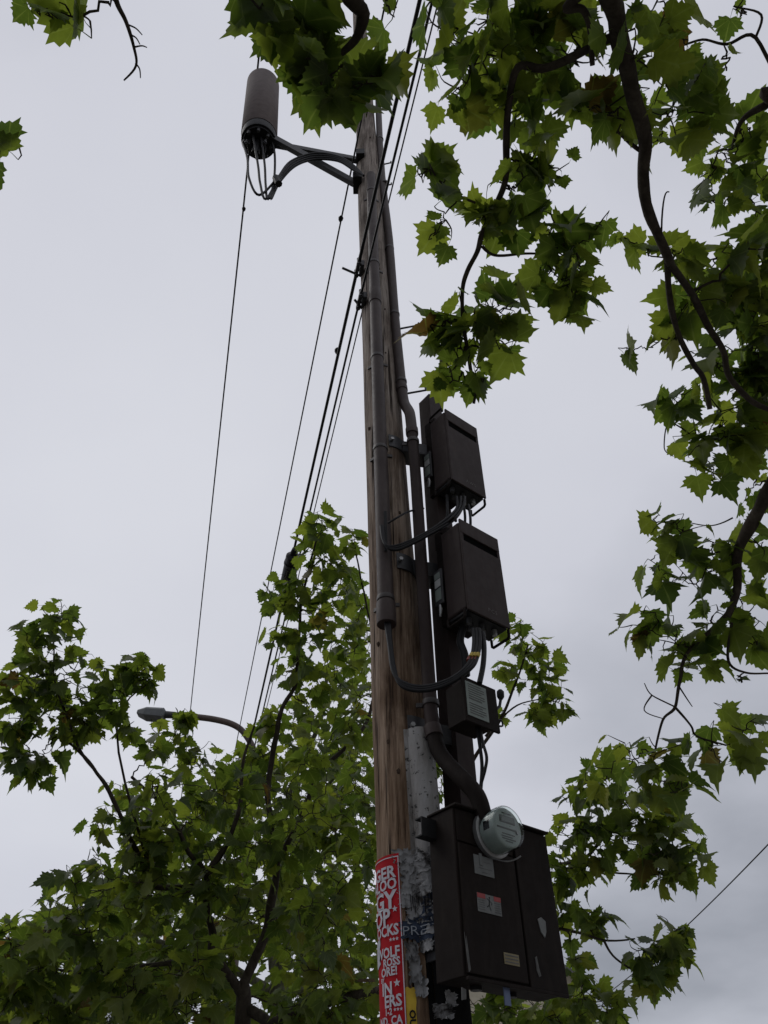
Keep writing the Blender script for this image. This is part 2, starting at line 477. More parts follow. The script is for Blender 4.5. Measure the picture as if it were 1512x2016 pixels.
# ------------------------------------------------------------------ ground, road, kerb, pavement
AZ = R(-13.7)
SF = Vector((math.sin(AZ), math.cos(AZ), 0))       # along the street, away from the camera
ST = Vector((math.cos(AZ), -math.sin(AZ), 0))      # to the right of the street
SB = Matrix((ST, SF, Vector((0, 0, 1)))).transposed()
POLE0 = Vector((0, 3.45, 0))
def street(t, s, z=0.0):
    return POLE0 + ST * t + SF * s + Vector((0, 0, z))
def sheet(name, t0, t1, s0, s1, z, m):
    o = MB().add([street(t0, s0, z), street(t1, s0, z), street(t1, s1, z), street(t0, s1, z)], [(0, 1, 2, 3)]).build(name, m)
    return tag(o, kind='structure')
sheet('ground', -400, 400, -400, 400, -0.13, 'soil')
sheet('road', -13, -0.75, -200, 300, -0.12, 'asphalt')
o = MB().box(street(2.15, 50, -0.06), 5.5, 500, 0.12, SB).build('pavement', 'pavement', bevel=0.01); tag(o, kind='structure')
o = MB().box(street(-0.676, 50, -0.055), 0.15, 500, 0.13, SB).build('kerb', 'kerb', bevel=0.015); tag(o, kind='structure')

# ------------------------------------------------------------------ utility pole
PA = aty(788, 1400, 3.45); PB = aty(723, 300, 3.45)
PDIR = (PB - PA) / (PB.z - PA.z)
def pole_c(z): return PA + PDIR * (z - PA.z)
def pole_r(z): return 0.146 - 0.0032 * z
def pole_pt(th, z, off=0.0):
    c = pole_c(z); r = pole_r(z) + off
    return c + Vector((math.sin(th) * r, -math.cos(th) * r, 0))
def row_z(row, D):
    return 1.5 + D * math.tan(PITCH - math.atan((row - 1008) / FPX))
PTOP = 18.0
pole = thing('utility_pole', 'tall weathered wooden utility pole carrying the brown conduits and equipment boxes', 'utility pole', pole_c(0))
mb = MB()
NS, NZ = 40, 150
vs, fs = [], []
for i in range(NZ + 1):
    z = -0.1 + (PTOP + 0.1) * i / NZ
    for k in range(NS):
        th = 2 * math.pi * k / NS
        d = 0.006 * mnoise.noise(Vector((math.sin(th) * 1.5, math.cos(th) * 1.5, z * 0.7))) + 0.0035 * mnoise.noise(Vector((math.sin(th) * 9, math.cos(th) * 9, z * 1.1)))
        vs.append(pole_pt(th, z, d))
for i in range(NZ):
    for k in range(NS):
        fs.append((i * NS + k, i * NS + (k + 1) % NS, (i + 1) * NS + (k + 1) % NS, (i + 1) * NS + k))
fs.append(tuple(range(NZ * NS, NZ * NS + NS)))
mb.add(vs, fs).build('shaft', 'wood', pole, smooth=60)
rk = random.Random(5)
for th, z in [(-30, 3.15), (-12, 3.0), (14, 3.45), (-38, 4.2), (28, 4.6), (35, 5.2), (-50, 5.4), (20, 6.2), (30, 6.8), (18, 7.4), (25, 8.2), (-5, 9.2), (20, 10.2), (8, 11.5), (-15, 12.6), (10, 13.6), (-30, 2.55), (-45, 3.7)]:
    th = R(th); c = pole_pt(th, z, 0.001)
    nrm = Vector((math.sin(th), -math.cos(th), 0)); tx = Vector((math.cos(th), math.sin(th), 0))
    rr = rk.uniform(0.008, 0.016)
    vs = [c + nrm * 0.006]; fs = []
    for ring, (q, h) in enumerate(((0.55, 0.006), (1.0, -0.004))):
        for k in range(9):
            a = 2 * math.pi * k / 9
            jr = q * rr * rk.uniform(0.8, 1.2)
            vs.append(c + tx * math.cos(a) * jr * 0.8 + Vector((0, 0, 1)) * math.sin(a) * jr * 1.3 + nrm * h)
    fs += [(0, 1 + k, 1 + (k + 1) % 9) for k in range(9)]
    fs += [(1 + k, 10 + k, 10 + (k + 1) % 9, 1 + (k + 1) % 9) for k in range(9)]
    MB().add(vs, fs).build('knot', 'knot', pole, smooth=60)
# step bolts
for px, py, ln in ((800, 783, 0.16), (784, 655, 0.17), (757, 330, 0.10), (760, 372, 0.08)):
    z = aty(px, py, 3.45).z
    a = pole_pt(R(78), z, -0.03)
    d = Vector((0.97, -0.2, 0)).normalized()
    b = a + d * (ln + 0.06)
    MB().tube([a, b, b + Vector((0, 0, 0.03))], 0.008, 8).build('step_bolt', 'darksteel', pole, smooth=40)

# ------------------------------------------------------------------ conduits
def conduit(parent, pts, r, m='conduit'):
    return MB().tube(pts, r, 20).build('pipe', m, parent, smooth=50)
def ring(parent, c, d, r, h, name='coupling', m='conduit'):
    d = Vector(d).normalized()
    return MB().tube([Vector(c) - d * h / 2, Vector(c) - d * (h / 2 - 0.004), Vector(c) + d * (h / 2 - 0.004), Vector(c) + d * h / 2], [r * 0.985, r, r, r * 0.985], 20).build(name, m, parent, smooth=50)
# left riser: stands on the pole's camera side
def riser_l(px, py): return aty(px, py, 3.262)
RL0, RL1 = riser_l(761, 1228), riser_l(730, 345)
ld = (RL1 - RL0) / (RL1.z - RL0.z)
def rl(z): return RL0 + ld * (z - RL0.z)
zl = lambda py: riser_l(745, py).z
cr = thing('cable_conduit', 'thick brown cable conduit strapped up the front of the wooden pole', 'conduit', RL0)
RR = 0.043
conduit(cr, [rl(zl(1228)), rl(zl(1060)), rl(zl(800)), rl(zl(345))], RR)
ring(cr, rl((zl(1228) + zl(1190)) / 2), ld, 0.051, zl(1190) - zl(1232))
ring(cr, rl(zl(585)), ld, 0.049, zl(568) - zl(592))
MB().tube([rl(zl(1229)), rl(zl(1190))], 0.046, 16, True).build('conduit_mouth', 'black', cr)
for py in (378, 520, 705, 885, 1180):
    z = zl(py)
    c = rl(z)
    s = ring(cr, c, ld, RR + 0.0045, 0.026, 'strap', 'strap')
    tc_ = math.asin(max(-1, min(1, (c.x - pole_c(z).x) / pole_r(z))))
    for sg in (-1, 1):
        ta = tc_ + sg * (RR + 0.012) / pole_r(z)
        TBm = Matrix.Rotation(ta, 3, 'Z')
        MB().box(pole_pt(ta, z, 0.004), 0.04, 0.010, 0.024, TBm).build('strap_tab', 'strap', s, bevel=0.002)
# cable slot cut in the conduit
MB().box(rl(zl(1055)) + Vector((0.012, -RR - 0.001, 0)), 0.018, 0.006, 0.30).build('cable_slot', 'black', cr, bevel=0.002)
# right riser: pole top to the offset, then down the post to the meter cabinet
def P(px, py, Y): return aty(px, py, Y)
rp = thing('power_conduit', 'slimmer brown conduit on the pole right side, bending to the meter cabinet', 'conduit', P(955, 1595, 3.22))
upper = [P(741, 40, 3.42), P(748, 290, 3.42), P(766, 470, 3.40), P(777, 620, 3.39), P(791, 765, 3.38)]
elb = [P(795, 790, 3.375), P(799, 800, 3.36), P(806, 812, 3.33), P(809, 830, 3.31), P(811, 850, 3.30)]
lower = [P(820, 960, 3.30), P(832, 1150, 3.30), P(846, 1370, 3.30), P(853, 1440, 3.29)]
conduit(rp, smooth_path(upper, 4), 0.036)
MB().tube(smooth_path([upper[-1]] + elb, 4), 0.036, 20).build('elbow', 'conduit', rp, smooth=50)
conduit(rp, smooth_path([elb[-1]] + lower, 4), 0.034, 'brown')
tail = [lower[-1], P(860, 1470, 3.28), P(878, 1500, 3.25), P(912, 1535, 3.19), P(938, 1565, 3.17), P(950, 1600, 3.17), P(954, 1640, 3.17)]
MB().tube(smooth_path(tail, 5), 0.036, 20).build('bend', 'brown_dark', rp, smooth=50)
for a, b in ((upper[-1], elb[0]), (elb[-1], lower[0]), (lower[-1], tail[1])):
    ring(rp, a, b - a, 0.041, 0.055)
for px, py, Y in ((748, 275, 3.42), (757, 362, 3.41), (767, 490, 3.40), (777, 620, 3.39), (790, 752, 3.38), (813, 870, 3.3), (848, 1385, 3.3)):
    c = P(px, py, Y)
    s = ring(rp, c, (0.02, 0, 1), 0.0405, 0.026, 'strap', 'strap')
    MB().box(c + Vector((-0.045, 0.02, 0)), 0.05, 0.012, 0.024).build('strap_tab', 'strap', s, bevel=0.002)

# white plastic U-guard and the foot guard, its black colour holding the cabinet's shade
GZ1 = row_z(1440, 3.33)
def half_guard(name, label, th, z0, z1, rad, m):
    g = thing(name, label, 'cable guard', pole_pt(th, max(z0, 0)))
    vs, fs = [], []
    n = 18
    steps = 24
    for i in range(steps + 1):
        z = z0 + (z1 - z0) * i / steps
        c = pole_pt(th, z, -0.012)
        for inner in (0, 1):
            for k in range(n + 1):
                a = th - R(90) + R(180) * k / n
                r = rad - 0.006 * inner
                vs.append(c + Vector((math.sin(a) * r, -math.cos(a) * r, 0)))
    W = 2 * (n + 1)
    for i in range(steps):
        for k in range(n):
            a, b = i * W + k, (i + 1) * W + k
            fs.append((a, a + 1, b + 1, b))
            a2, b2 = a + n + 1, b + n + 1
            fs.append((a2 + 1, a2, b2, b2 + 1))
    for k in range(n):
        e = steps * W + k
        fs.append((e, e + 1, e + n + 2, e + n + 1))
    MB().add(vs, fs).build('channel', m, g, smooth=50)
    for sg in (-1, 1):
        fl = MB()
        fv = []
        for z in (z0, z1):
            for q in (rad - 0.006, rad + 0.018):
                a = th + sg * q / (pole_r(z) + 0.0)
                fv.append(pole_pt(a, z, 0.004))
        fl.add(fv, [(0, 1, 3, 2)]).build('flange', m, g)
    return g
half_guard('cable_guard', 'off-white half-round plastic cable guard on the pole under the standoff bracket', R(38), row_z(1848, 3.33), GZ1, 0.068, 'guard')
half_guard('cable_guard', 'half-round cable guard under the meter cabinet, blackened to stand for shade on the pole', R(58), -0.05, row_z(1852, 3.34), 0.088, 'matte_black')

# ------------------------------------------------------------------ equipment post, brackets
E1 = Vector((math.sin(R(51.5)), math.cos(R(51.5)), 0))       # along the boxes' front, to the right
EN = Vector((E1.y, -E1.x, 0))                                # outward normal of the fronts
UP = Vector((0, 0, 1))
EB = Matrix((E1, -EN, UP)).transposed()                      # local x along the front, y into the box, z up
def eq(o, u, v, wz): return Vector(o) + E1 * u + EN * v + UP * wz
POST = Vector((0.335, 3.46, 0))
zp_top = P(836, 792, 3.46).z
zp_bot = P(900, 1860, 3.46).z
post = thing('equipment_post', 'dark brown square steel post standing off the pole behind the boxes', 'post', (POST.x, POST.y, zp_bot))
pm = MB()
ww = 0.11
for (u, v, su, sv) in ((0, ww / 2 - 0.004, ww, 0.008), (-ww / 2 + 0.004, -0.004, 0.008, ww - 0.008), (ww / 2 - 0.004, -0.004, 0.008, ww - 0.008), (0, -ww / 2, ww - 0.016, 0.008)):
    pm.box(POST + E1 * u + EN * v + UP * (zp_top + zp_bot) / 2, su, sv, zp_top - zp_bot, EB)
pm.build('channel', 'brown', post)
for py in (885, 1122, 1447):
    z = P(800, py, 3.4).z
    a = pole_pt(R(80), z)
    b = POST + UP * z - Vector((0.05, 0, 0))
    x = b - a; x.z = 0
    L = x.length + 0.05; x.normalize()
    BB = Matrix((x, Vector((-x.y, x.x, 0)), UP)).transposed()
    br = thing('standoff_bracket', {885: 'upper black steel bracket joining pole and post beside the top radio box', 1122: 'middle black steel bracket joining pole and post beside the lower radio box', 1447: 'lowest black steel bracket above the off-white guard on the pole'}[py], 'bracket', a, 'standoff brackets between pole and post')
    for sy in (-1, 1):
        MB().box((a + b) / 2 + UP * 0 + BB @ Vector((0, sy * 0.055, 0)), L, 0.008, 0.09, BB).build('side_plate', 'darksteel', br, bevel=0.001)
    MB().box((a + b) / 2 - UP * 0.049, L, 0.118, 0.007, BB).build('bottom_plate', 'darksteel', br, bevel=0.001)
    # curved saddle hugging the pole
    sv, sf = [], []
    for i, zz in enumerate((z - 0.055, z + 0.055)):
        for off in (0.003, 0.011):
            for k in range(13):
                th = R(10) + R(135) * k / 12
                sv.append(pole_pt(th, zz, off))
    for k in range(12):
        sf += [(13 + k, 14 + k, 40 + k, 39 + k), (k, 13 + k, 14 + k, k + 1), (26 + k, 27 + k, 40 + k, 39 + k)]
    MB().add(sv, sf).build('saddle', 'darksteel', br, smooth=40)
    for th in (18, 138):
        c = pole_pt(R(th), z, 0.012)
        d = Vector((math.sin(R(th)), -math.cos(R(th)), 0))
        MB().tube([c, c + d * 0.02], 0.012, 6).build('bolt', 'steel', br)

# ------------------------------------------------------------------ radio units
def fit_corner(px, py, Y): return aty(px, py, Y)
def radio(label, mark, corner, Wd, Dp, H, ticks):
    r = thing('radio_unit', label, 'radio unit', corner, 'radio units on the post')
    ctr = eq(corner, Wd / 2, -Dp / 2, H / 2)
    bm_ = MB().box(ctr, Wd, Dp, H - 0.03, EB)
    body = bm_.build('housing', 'brown', r, bevel=0.014, seg=3)
    for p in body.data.polygons: p.use_smooth = False
    # front sun cover with an air slot: four plates around the slot
    f0 = 0.012
    sl0, sl1 = H * 0.755, H * 0.84
    MB().box(eq(corner, Wd / 2, f0 / 2, sl0 / 2), Wd * 0.985, f0, sl0, EB).build('front_cover', 'brown', r, bevel=0.003)
    MB().box(eq(corner, Wd / 2, f0 / 2, (sl1 + H) / 2), Wd * 0.985, f0, H - sl1, EB).build('front_cover', 'brown', r, bevel=0.003)
    MB().box(eq(corner, Wd / 2, 0.0015, (sl0 + sl1) / 2), Wd * 0.9, 0.003, sl1 - sl0 + 0.01, EB).build('air_slot', 'void', r)
    for sg in (0.012, Wd - 0.012):
        MB().box(eq(corner, sg, f0 / 2 - 0.001, (sl0 + sl1) / 2), 0.018, f0 - 0.002, sl1 - sl0, EB).build('slot_end', 'brown', r)
    # dark underside with connectors
    MB().box(eq(corner, Wd / 2, -Dp / 2, 0.008), Wd * 0.93, Dp * 0.9, 0.016, EB).build('underside', 'black', r, bevel=0.002)
    for k in range(5):
        c = eq(corner, Wd * (0.2 + 0.15 * k), -Dp * (0.35 + 0.25 * (k % 2)), 0.002)
        MB().tube([c, c - UP * 0.035], [0.016, 0.013], 12).build('connector', 'steel' if k in (3, 4) else 'darksteel', r, smooth=40)
    # carrying handles: bent bars at bottom and top, both sides
    for side in (0, Wd):
        o_ = 0.004 if side else -0.004
        for zz, dz in ((0.01, -0.05), (H - 0.01, 0.035)):
            path = [eq(corner, side + o_, -0.012, zz), eq(corner, side + o_, -0.012, zz + dz * 0.8), eq(corner, side + o_, -0.022, zz + dz), eq(corner, side + o_, -Dp + 0.022, zz + dz), eq(corner, side + o_, -Dp + 0.012, zz + dz * 0.8), eq(corner, side + o_, -Dp + 0.012, zz)]
            MB().tube(path, 0.008, 8).build('handle', 'brown_dark', r, smooth=40)
    # mounting plate to the post
    MB().box(eq(corner, Wd / 2 - 0.03, -Dp - 0.035, H * 0.5), Wd * 0.62, 0.07, H * 0.92, EB).build('mounting_plate', 'brown_dark', r, bevel=0.004)
    MB().box(eq(corner, Wd * 0.16, -Dp - 0.03, H + 0.0), 0.035, 0.10, 0.12, EB).build('hook_plate', 'brown_dark', r, bevel=0.003)
    # name plate and ground lug on the left side
    c = eq(corner, -0.004, -Dp - 0.02, H * 0.42)
    pl = MB().box(eq(corner, -0.006, -Dp - 0.035, H * 0.40), 0.012, 0.066, 0.23, EB).build('side_module', 'darksteel', r, bevel=0.003)
    for k, hz in enumerate((0.075, 0.025, -0.05)):
        MB().box(eq(corner, -0.0135, -Dp - 0.035, H * 0.40 + hz), 0.002, 0.044, (0.04, 0.05, 0.075)[k], EB).build('name_plate', ('label_green', 'white', 'label_green')[k], pl)
    MB().tube([eq(corner, -0.01, -Dp - 0.03, H * 0.40 - 0.12), eq(corner, -0.012, -Dp - 0.025, H * 0.40 - 0.15), eq(corner, -0.01, -Dp - 0.035, H * 0.40 - 0.19)], [0.007, 0.011, 0.006], 8).build('cable_gland', 'steel', r, smooth=50)
    # hand lettering near the bottom of the cover
    vs, fs = text_mesh(mark, -0.02, 1.25)
    hgt = 0.034
    mid = sum(v.x for v in vs) / len(vs)
    vs = [eq(corner, Wd * 0.60 + (v.x - mid) * hgt, f0 + 0.0012, 0.045 + v.y * hgt) for v in vs]
    MB().add(vs, fs).build('marker_lettering', 'chalk', r)
    return r
C1 = fit_corner(887, 944, 3.22)
h1 = fit_corner(873, 806, 3.22).z - C1.z
radio('upper brown radio box on the post, marked AWS', 'AWS', C1, 0.285, 0.145, h1, 0)
C2 = fit_corner(919, 1200, 3.16)
h2 = fit_corner(904, 1022, 3.16).z - C2.z
radio('lower brown radio box on the post, marked PCS', 'PCS', C2, 0.30, 0.15, h2, 0)

# ------------------------------------------------------------------ small disconnect box
C3 = fit_corner(918, 1416, 3.12)
h3 = fit_corner(907, 1338, 3.12).z - C3.z
db = thing('disconnect_box', 'small dark disconnect box with pale printed label under the radio boxes', 'electrical box', C3)
W3, D3 = 0.162, 0.12
MB().box(eq(C3, W3 / 2, -D3 / 2, h3 / 2), W3, D3, h3, EB).build('housing', 'brown_dark', db, bevel=0.004)
MB().box(eq(C3, W3 / 2 + 0.012, 0.005, h3 / 2), W3 + 0.05, 0.014, h3 + 0.024, EB).build('door', 'brown_dark', db, bevel=0.003)
lb = MB().box(eq(C3, W3 / 2 - 0.016, 0.0135, h3 * 0.52), W3 * 0.80, 0.003, h3 * 0.86, EB).build('printed_label', 'label_green', db)
for k in range(13):
    if k == 7: continue
    wd = W3 * (0.62 if k % 3 else 0.5)
    MB().box(eq(C3, W3 / 2 - 0.016 - (W3 * 0.62 - wd) / 2, 0.0157, h3 * (0.89 - k * 0.06)), wd, 0.0012, 0.0035 if k != 6 else 0.006, EB).build('print_line', 'ink', lb)
hc = eq(C3, W3 + 0.035, 0.0, h3 * 0.55)
hd = MB().tube([hc, hc + E1 * 0.03 + UP * 0.03, hc + E1 * 0.045 + UP * 0.075], 0.007, 8).build('switch_lever', 'black', db, smooth=40)
MB().tube([hc + E1 * 0.043 + UP * 0.07, hc + E1 * 0.045 + UP * 0.085, hc + E1 * 0.047 + UP * 0.11, hc + E1 * 0.048 + UP * 0.12], [0.01, 0.018, 0.018, 0.01], 10).build('knob', 'black', hd, smooth=50)
lp = [hc + E1 * 0.0 + UP * -0.05, hc + E1 * 0.03 + UP * -0.045, hc + E1 * 0.033 + UP * -0.07, hc + UP * -0.08]
MB().tube(smooth_path(lp, 4), 0.0045, 6).build('hasp', 'black', db, smooth=50)

# ------------------------------------------------------------------ meter cabinet
C4 = fit_corner(914, 1922, 3.10)
h4 = fit_corner(891, 1588, 3.10).z - C4.z
W4, D4 = 0.53, 0.15
mc = thing('meter_cabinet', 'large dark brown steel meter cabinet with stickers at the bottom of the post', 'meter cabinet', C4)
MB().box(eq(C4, W4 / 2, -D4 / 2, h4 / 2), W4, D4, h4, EB).build('housing', 'brown_dark', mc, bevel=0.004)
split = W4 * 0.60
MB().box(eq(C4, split / 2 + 0.004, 0.006, h4 * 0.375 + 0.01), split - 0.012, 0.012, h4 * 0.75, EB).build('lower_door', 'brown_dark', mc, bevel=0.003)
MB().box(eq(C4, split / 2 + 0.004, 0.004, h4 * 0.885), split - 0.012, 0.008, h4 * 0.21, EB).build('meter_panel', 'brown_dark', mc, bevel=0.003)
MB().box(eq(C4, (split + W4) / 2 + 0.003, 0.007, h4 / 2 - 0.004), W4 - split - 0.006, 0.014, h4 - 0.006, EB).build('side_door', 'brown_dark', mc, bevel=0.003)
MB().box(eq(C4, W4 / 2, -D4 / 2 + 0.012, h4 + 0.005), W4 + 0.014, D4 + 0.03, 0.010, EB).build('rain_lip', 'brown_dark', mc, bevel=0.003)
MB().box(eq(C4, W4 / 2, 0.010, -0.006), W4 * 0.98, 0.016, 0.012, EB).build('bottom_lip', 'brown_dark', mc, bevel=0.002)
for uu, vv in ((0.14, -0.09), (0.33, -0.10)):
    c = eq(C4, uu, vv, 0)
    MB().tube([c, c - UP * 0.014], 0.022, 12).build('knockout', 'black', mc, smooth=40)
mbk = MB()
mbk.box(eq(C4, -0.034, -D4 + 0.042, h4 * 0.90), 0.085, 0.005, 0.075, EB)
mbk.box(eq(C4, -0.034, -D4 + 0.020, h4 * 0.90 + 0.035), 0.085, 0.039, 0.005, EB)
mbk.box(eq(C4, -0.034, -D4 + 0.020, h4 * 0.90 - 0.035), 0.085, 0.039, 0.005, EB)
mbk.build('mounting_bracket', 'black', mc)
MB().box(eq(C4, W4 * 0.22, -D4 - 0.045, h4 * 0.5), 0.16, 0.10, h4 * 0.7, EB).build('back_bracket', 'darksteel', mc, bevel=0.003)
# stickers
F4 = 0.0135
s1 = MB().box(eq(C4, 0.135, F4, h4 * 0.655), 0.105, 0.002, 0.072, EB).build('paper_tag', 'sticker', mc)
MB().box(eq(C4, 0.118, F4 + 0.003, h4 * 0.69), 0.014, 0.004, 0.045, EB).build('tag_clip', 'sticker', s1)
for k, a in enumerate((0.02, -0.005, -0.02)):
    MB().box(eq(C4, 0.142, F4 + 0.0016, h4 * 0.645 + a), (0.06, 0.075, 0.04)[k], 0.001, 0.002, EB).build('print_line', 'ink', s1)
ws = MB().box(eq(C4, 0.145, F4, h4 * 0.425), 0.125, 0.002, 0.066, EB).build('warning_sticker', 'sticker', mc)
for u0 in (-0.041, 0.044):
    MB().box(eq(C4, 0.145 + u0, F4 + 0.0017, h4 * 0.425 + 0.024), 0.042 if u0 < 0 else 0.036, 0.0012, 0.017, EB).build('red_header', 'redlabel', ws)
pg = MB()   # pictogram: a falling figure with a bolt
pc = eq(C4, 0.146, F4 + 0.0018, h4 * 0.425)
def bar(m_, a, b, t_):
    a = Vector(a); b = Vector(b); d = (b - a).normalized(); nn = Vector((-d.y, d.x))
    q = [a + nn * t_, b + nn * t_, b - nn * t_, a - nn * t_]
    m_.add([pc + E1 * v.x + UP * v.y for v in q], [(0, 1, 2, 3)])
for a, b, t_ in (((0.000, 0.018), (-0.003, -0.004), 0.003), ((-0.003, -0.004), (-0.015, -0.012), 0.002), ((-0.003, -0.004), (0.004, -0.022), 0.002), ((-0.001, 0.012), (-0.013, 0.019), 0.0016), ((0.0, 0.012), (0.013, 0.004), 0.0016), ((0.013, 0.004), (0.007, -0.002), 0.0014), ((-0.002, 0.021), (0.004, 0.025), 0.003)):
    bar(pg, a, b, t_)
pg.build('pictogram', 'black', ws)
for k in range(5):
    for u0, wl in ((-0.042, 0.034), (0.043, 0.034)):
        MB().box(eq(C4, 0.145 + u0, F4 + 0.0017, h4 * 0.425 + 0.008 - k * 0.008), wl * (1 - 0.1 * (k % 2)), 0.0012, 0.002, EB).build('print_line', 'ink', ws)
ys = MB().box(eq(C4, 0.235, F4, h4 * 0.135), 0.078, 0.002, 0.038, EB).build('yellow_sticker', 'yellow_label', mc)
for k in range(3):
    MB().box(eq(C4, 0.235, F4 + 0.0017, h4 * 0.135 + 0.011 - k * 0.011), 0.068, 0.0012, 0.0035, EB).build('print_line', 'ink', ys)
def scrap(parent, name, m, o, pts, v=0.0, th=0.002):
    n = len(pts)
    vs = [eq(o, u, v + th + random.uniform(0, 0.003), z) for u, z in pts] + [eq(o, u, v, z) for u, z in pts]
    fs = [tuple(range(n)), tuple(reversed(range(n, 2 * n)))] + [(i, (i + 1) % n, n + (i + 1) % n, n + i) for i in range(n)]
    return MB().add(vs, fs).build(name, m, parent)
scrap(mc, 'torn_sticker', 'sticker', C4, [(0.405, 0.245), (0.425, 0.255), (0.447, 0.243), (0.445, 0.205), (0.432, 0.182), (0.415, 0.20)], 0.0145)
scrap(mc, 'paint_chip', 'scuff', C4, [(0.362, 0.105), (0.372, 0.11), (0.376, 0.07), (0.382, 0.045), (0.372, 0.04), (0.363, 0.06)], 0.0145, 0.001)
scrap(mc, 'paint_chip', 'scuff', C4, [(0.002, 0.14), (0.005, 0.105), (0.008, 0.075), (0.011, 0.128), (0.014, 0.07), (0.018, 0.02), (0.011, 0.012), (0.007, 0.05)], 0.0135, 0.001)
MB().box(eq(C4, 0.215, -0.01, -0.03), 0.032, 0.004, 0.07, EB).build('blue_tag', 'blue_tag', mc, bevel=0.001)
scrap(mc, 'paper_scrap', 'scuff', C4, [(0.0, -0.03), (0.022, -0.035), (0.018, -0.065), (-0.002, -0.07)], -0.02)
# the meter: base ring, body, glass cover, face
mt = thing('electric_meter', 'round glass-covered electric meter plugged into the cabinet front', 'electric meter', eq(C4, 0.17, 0.01, h4 * 0.86))
mo = eq(C4, 0.19, 0.008, h4 * 0.875)
def lathe(name, m, parent, prof, n=40, sm=40):
    vs, fs = [], []
    for (r_, v_) in prof:
        for k in range(n):
            a = 2 * math.pi * k / n
            vs.append(eq(mo, math.cos(a) * r_, v_, math.sin(a) * r_))
    for i in range(len(prof) - 1):
        for k in range(n):
            fs.append((i * n + k, i * n + (k + 1) % n, (i + 1) * n + (k + 1) % n, (i + 1) * n + k))
    fs.append(tuple(range(n))); fs.append(tuple(range((len(prof) - 1) * n, len(prof) * n)))
    return MB().add(vs, fs).build(name, m, parent, smooth=sm)
lathe('base_ring', 'steel', mt, [(0.094, 0), (0.097, 0.006), (0.097, 0.024), (0.09, 0.028)])
body = lathe('meter_body', 'meter_body', mt, [(0.080, 0.02), (0.080, 0.098), (0.076, 0.103), (0.072, 0.104)])
# open shell of glass with thickness
gv = [(0.0865, 0.026), (0.0865, 0.106), (0.083, 0.114), (0.075, 0.117), (0.04, 0.118), (0.001, 0.118), (0.001, 0.1155), (0.04, 0.1155), (0.074, 0.1145), (0.081, 0.112), (0.084, 0.105), (0.084, 0.026)]
lathe('glass_cover', 'glass', mt, gv)
MB().box(eq(mo, 0.0, 0.105, 0.030), 0.085, 0.003, 0.028, EB).build('display_bezel', 'ink', mt)
MB().box(eq(mo, 0.0, 0.107, 0.030), 0.07, 0.002, 0.019, EB).build('display', 'lcd', mt)
MB().box(eq(mo, 0.0, 0.105, -0.006), 0.12, 0.002, 0.006, EB).build('face_band', 'ink', mt)
c = eq(mo, 0.05, 0.105, -0.012)
MB().tube([c, c + EN * 0.006], 0.008, 12).build('optical_port', 'steel', mt, smooth=40)
for k, (u, z, wl) in enumerate(((0, 0.055, 0.05), (0.0, -0.028, 0.07), (-0.01, -0.038, 0.06), (0.0, -0.047, 0.075), (0.0, -0.056, 0.04))):
    MB().box(eq(mo, u, 0.105, z), wl, 0.0015, 0.004, EB).build('print_line', 'ink', mt)
MB().box(eq(mo, -0.078, 0.065, 0.004), 0.006, 0.032, 0.034, EB).build('side_window', 'black', mt)
sp_ = [eq(mo, -0.02 + 0.09 * math.sin(a * 0.1) , 0.02 + 0.012 * a, -0.098 - 0.02 * math.sin(a * 0.35)) for a in range(9)]
MB().tube(sp_, 0.003, 6).build('wire_seal', 'steel', mt, smooth=60)

# ------------------------------------------------------------------ antenna on its arm
AY = 3.25
ab = aty(510, 272, AY)
at_ = aty(518, 168, AY)
an = thing('antenna_canister', 'grey-brown cylindrical antenna canister hung from the triangular arm', 'antenna', ab)
ar = 0.192
AX = (at_ - ab) / (at_.z - ab.z)                 # the canister leans with its arm
ht = at_.z - ab.z
vs, fs = [], []
prof = [(0.0, 0.05), (ar * 0.985, 0.05), (ar, 0.055), (ar, ht - 0.01), (ar * 0.97, ht), (0.001, ht + 0.02)]
n = 48
def lathe_z(name, m, parent, c, prof, n=48, sm=40):
    vs, fs = [], []
    for r_, z_ in prof:
        for k in range(n):
            a = 2 * math.pi * k / n
            vs.append(Vector(c) + Vector((math.cos(a) * max(r_, 0.0005), math.sin(a) * max(r_, 0.0005), 0)) + AX * z_)
    for i in range(len(prof) - 1):
        for k in range(n):
            fs.append((i * n + k, i * n + (k + 1) % n, (i + 1) * n + (k + 1) % n, (i + 1) * n + k))
    fs.append(tuple(range(n))); fs.append(tuple(range((len(prof) - 1) * n, len(prof) * n)))
    return MB().add(vs, fs).build(name, m, parent, smooth=sm)
lathe_z('radome', 'antenna', an, ab, prof[1:])
lathe_z('base_band', 'black', an, ab, [(ar * 0.95, -0.10), (ar * 0.965, -0.09), (ar * 0.965, 0.06)])
lathe_z('base_plate', 'black', an, ab, [(ar * 0.82, -0.125), (ar * 0.86, -0.099)])
for k in range(8):
    a = 2 * math.pi * k / 8 + 0.2
    c = ab + Vector((math.cos(a) * ar * 0.72, math.sin(a) * ar * 0.72, -0.11))
    MB().tube([c, c - UP * 0.07], [0.02, 0.016], 10).build('connector', 'darksteel', an, smooth=40)
for dx_ in (-0.075, 0.075):
    MB().box(ab + Vector((dx_, 0, -0.19)), 0.03, 0.10, 0.16).build('clamp_block', 'black', an, bevel=0.004)
    c = ab + Vector((dx_ * 1.3, -0.06, -0.20))
    MB().tube([c, c - UP * 0.11], 0.011, 8).build('clamp_bolt', 'darksteel', an, smooth=40)
    MB().tube([c - UP * 0.07, c - UP * 0.09], 0.022, 6).build('nut', 'darksteel', an)
MB().tube([ab - UP * 0.05, ab - UP * 0.40], 0.042, 14).build('mast_stub', 'black', an, smooth=40)
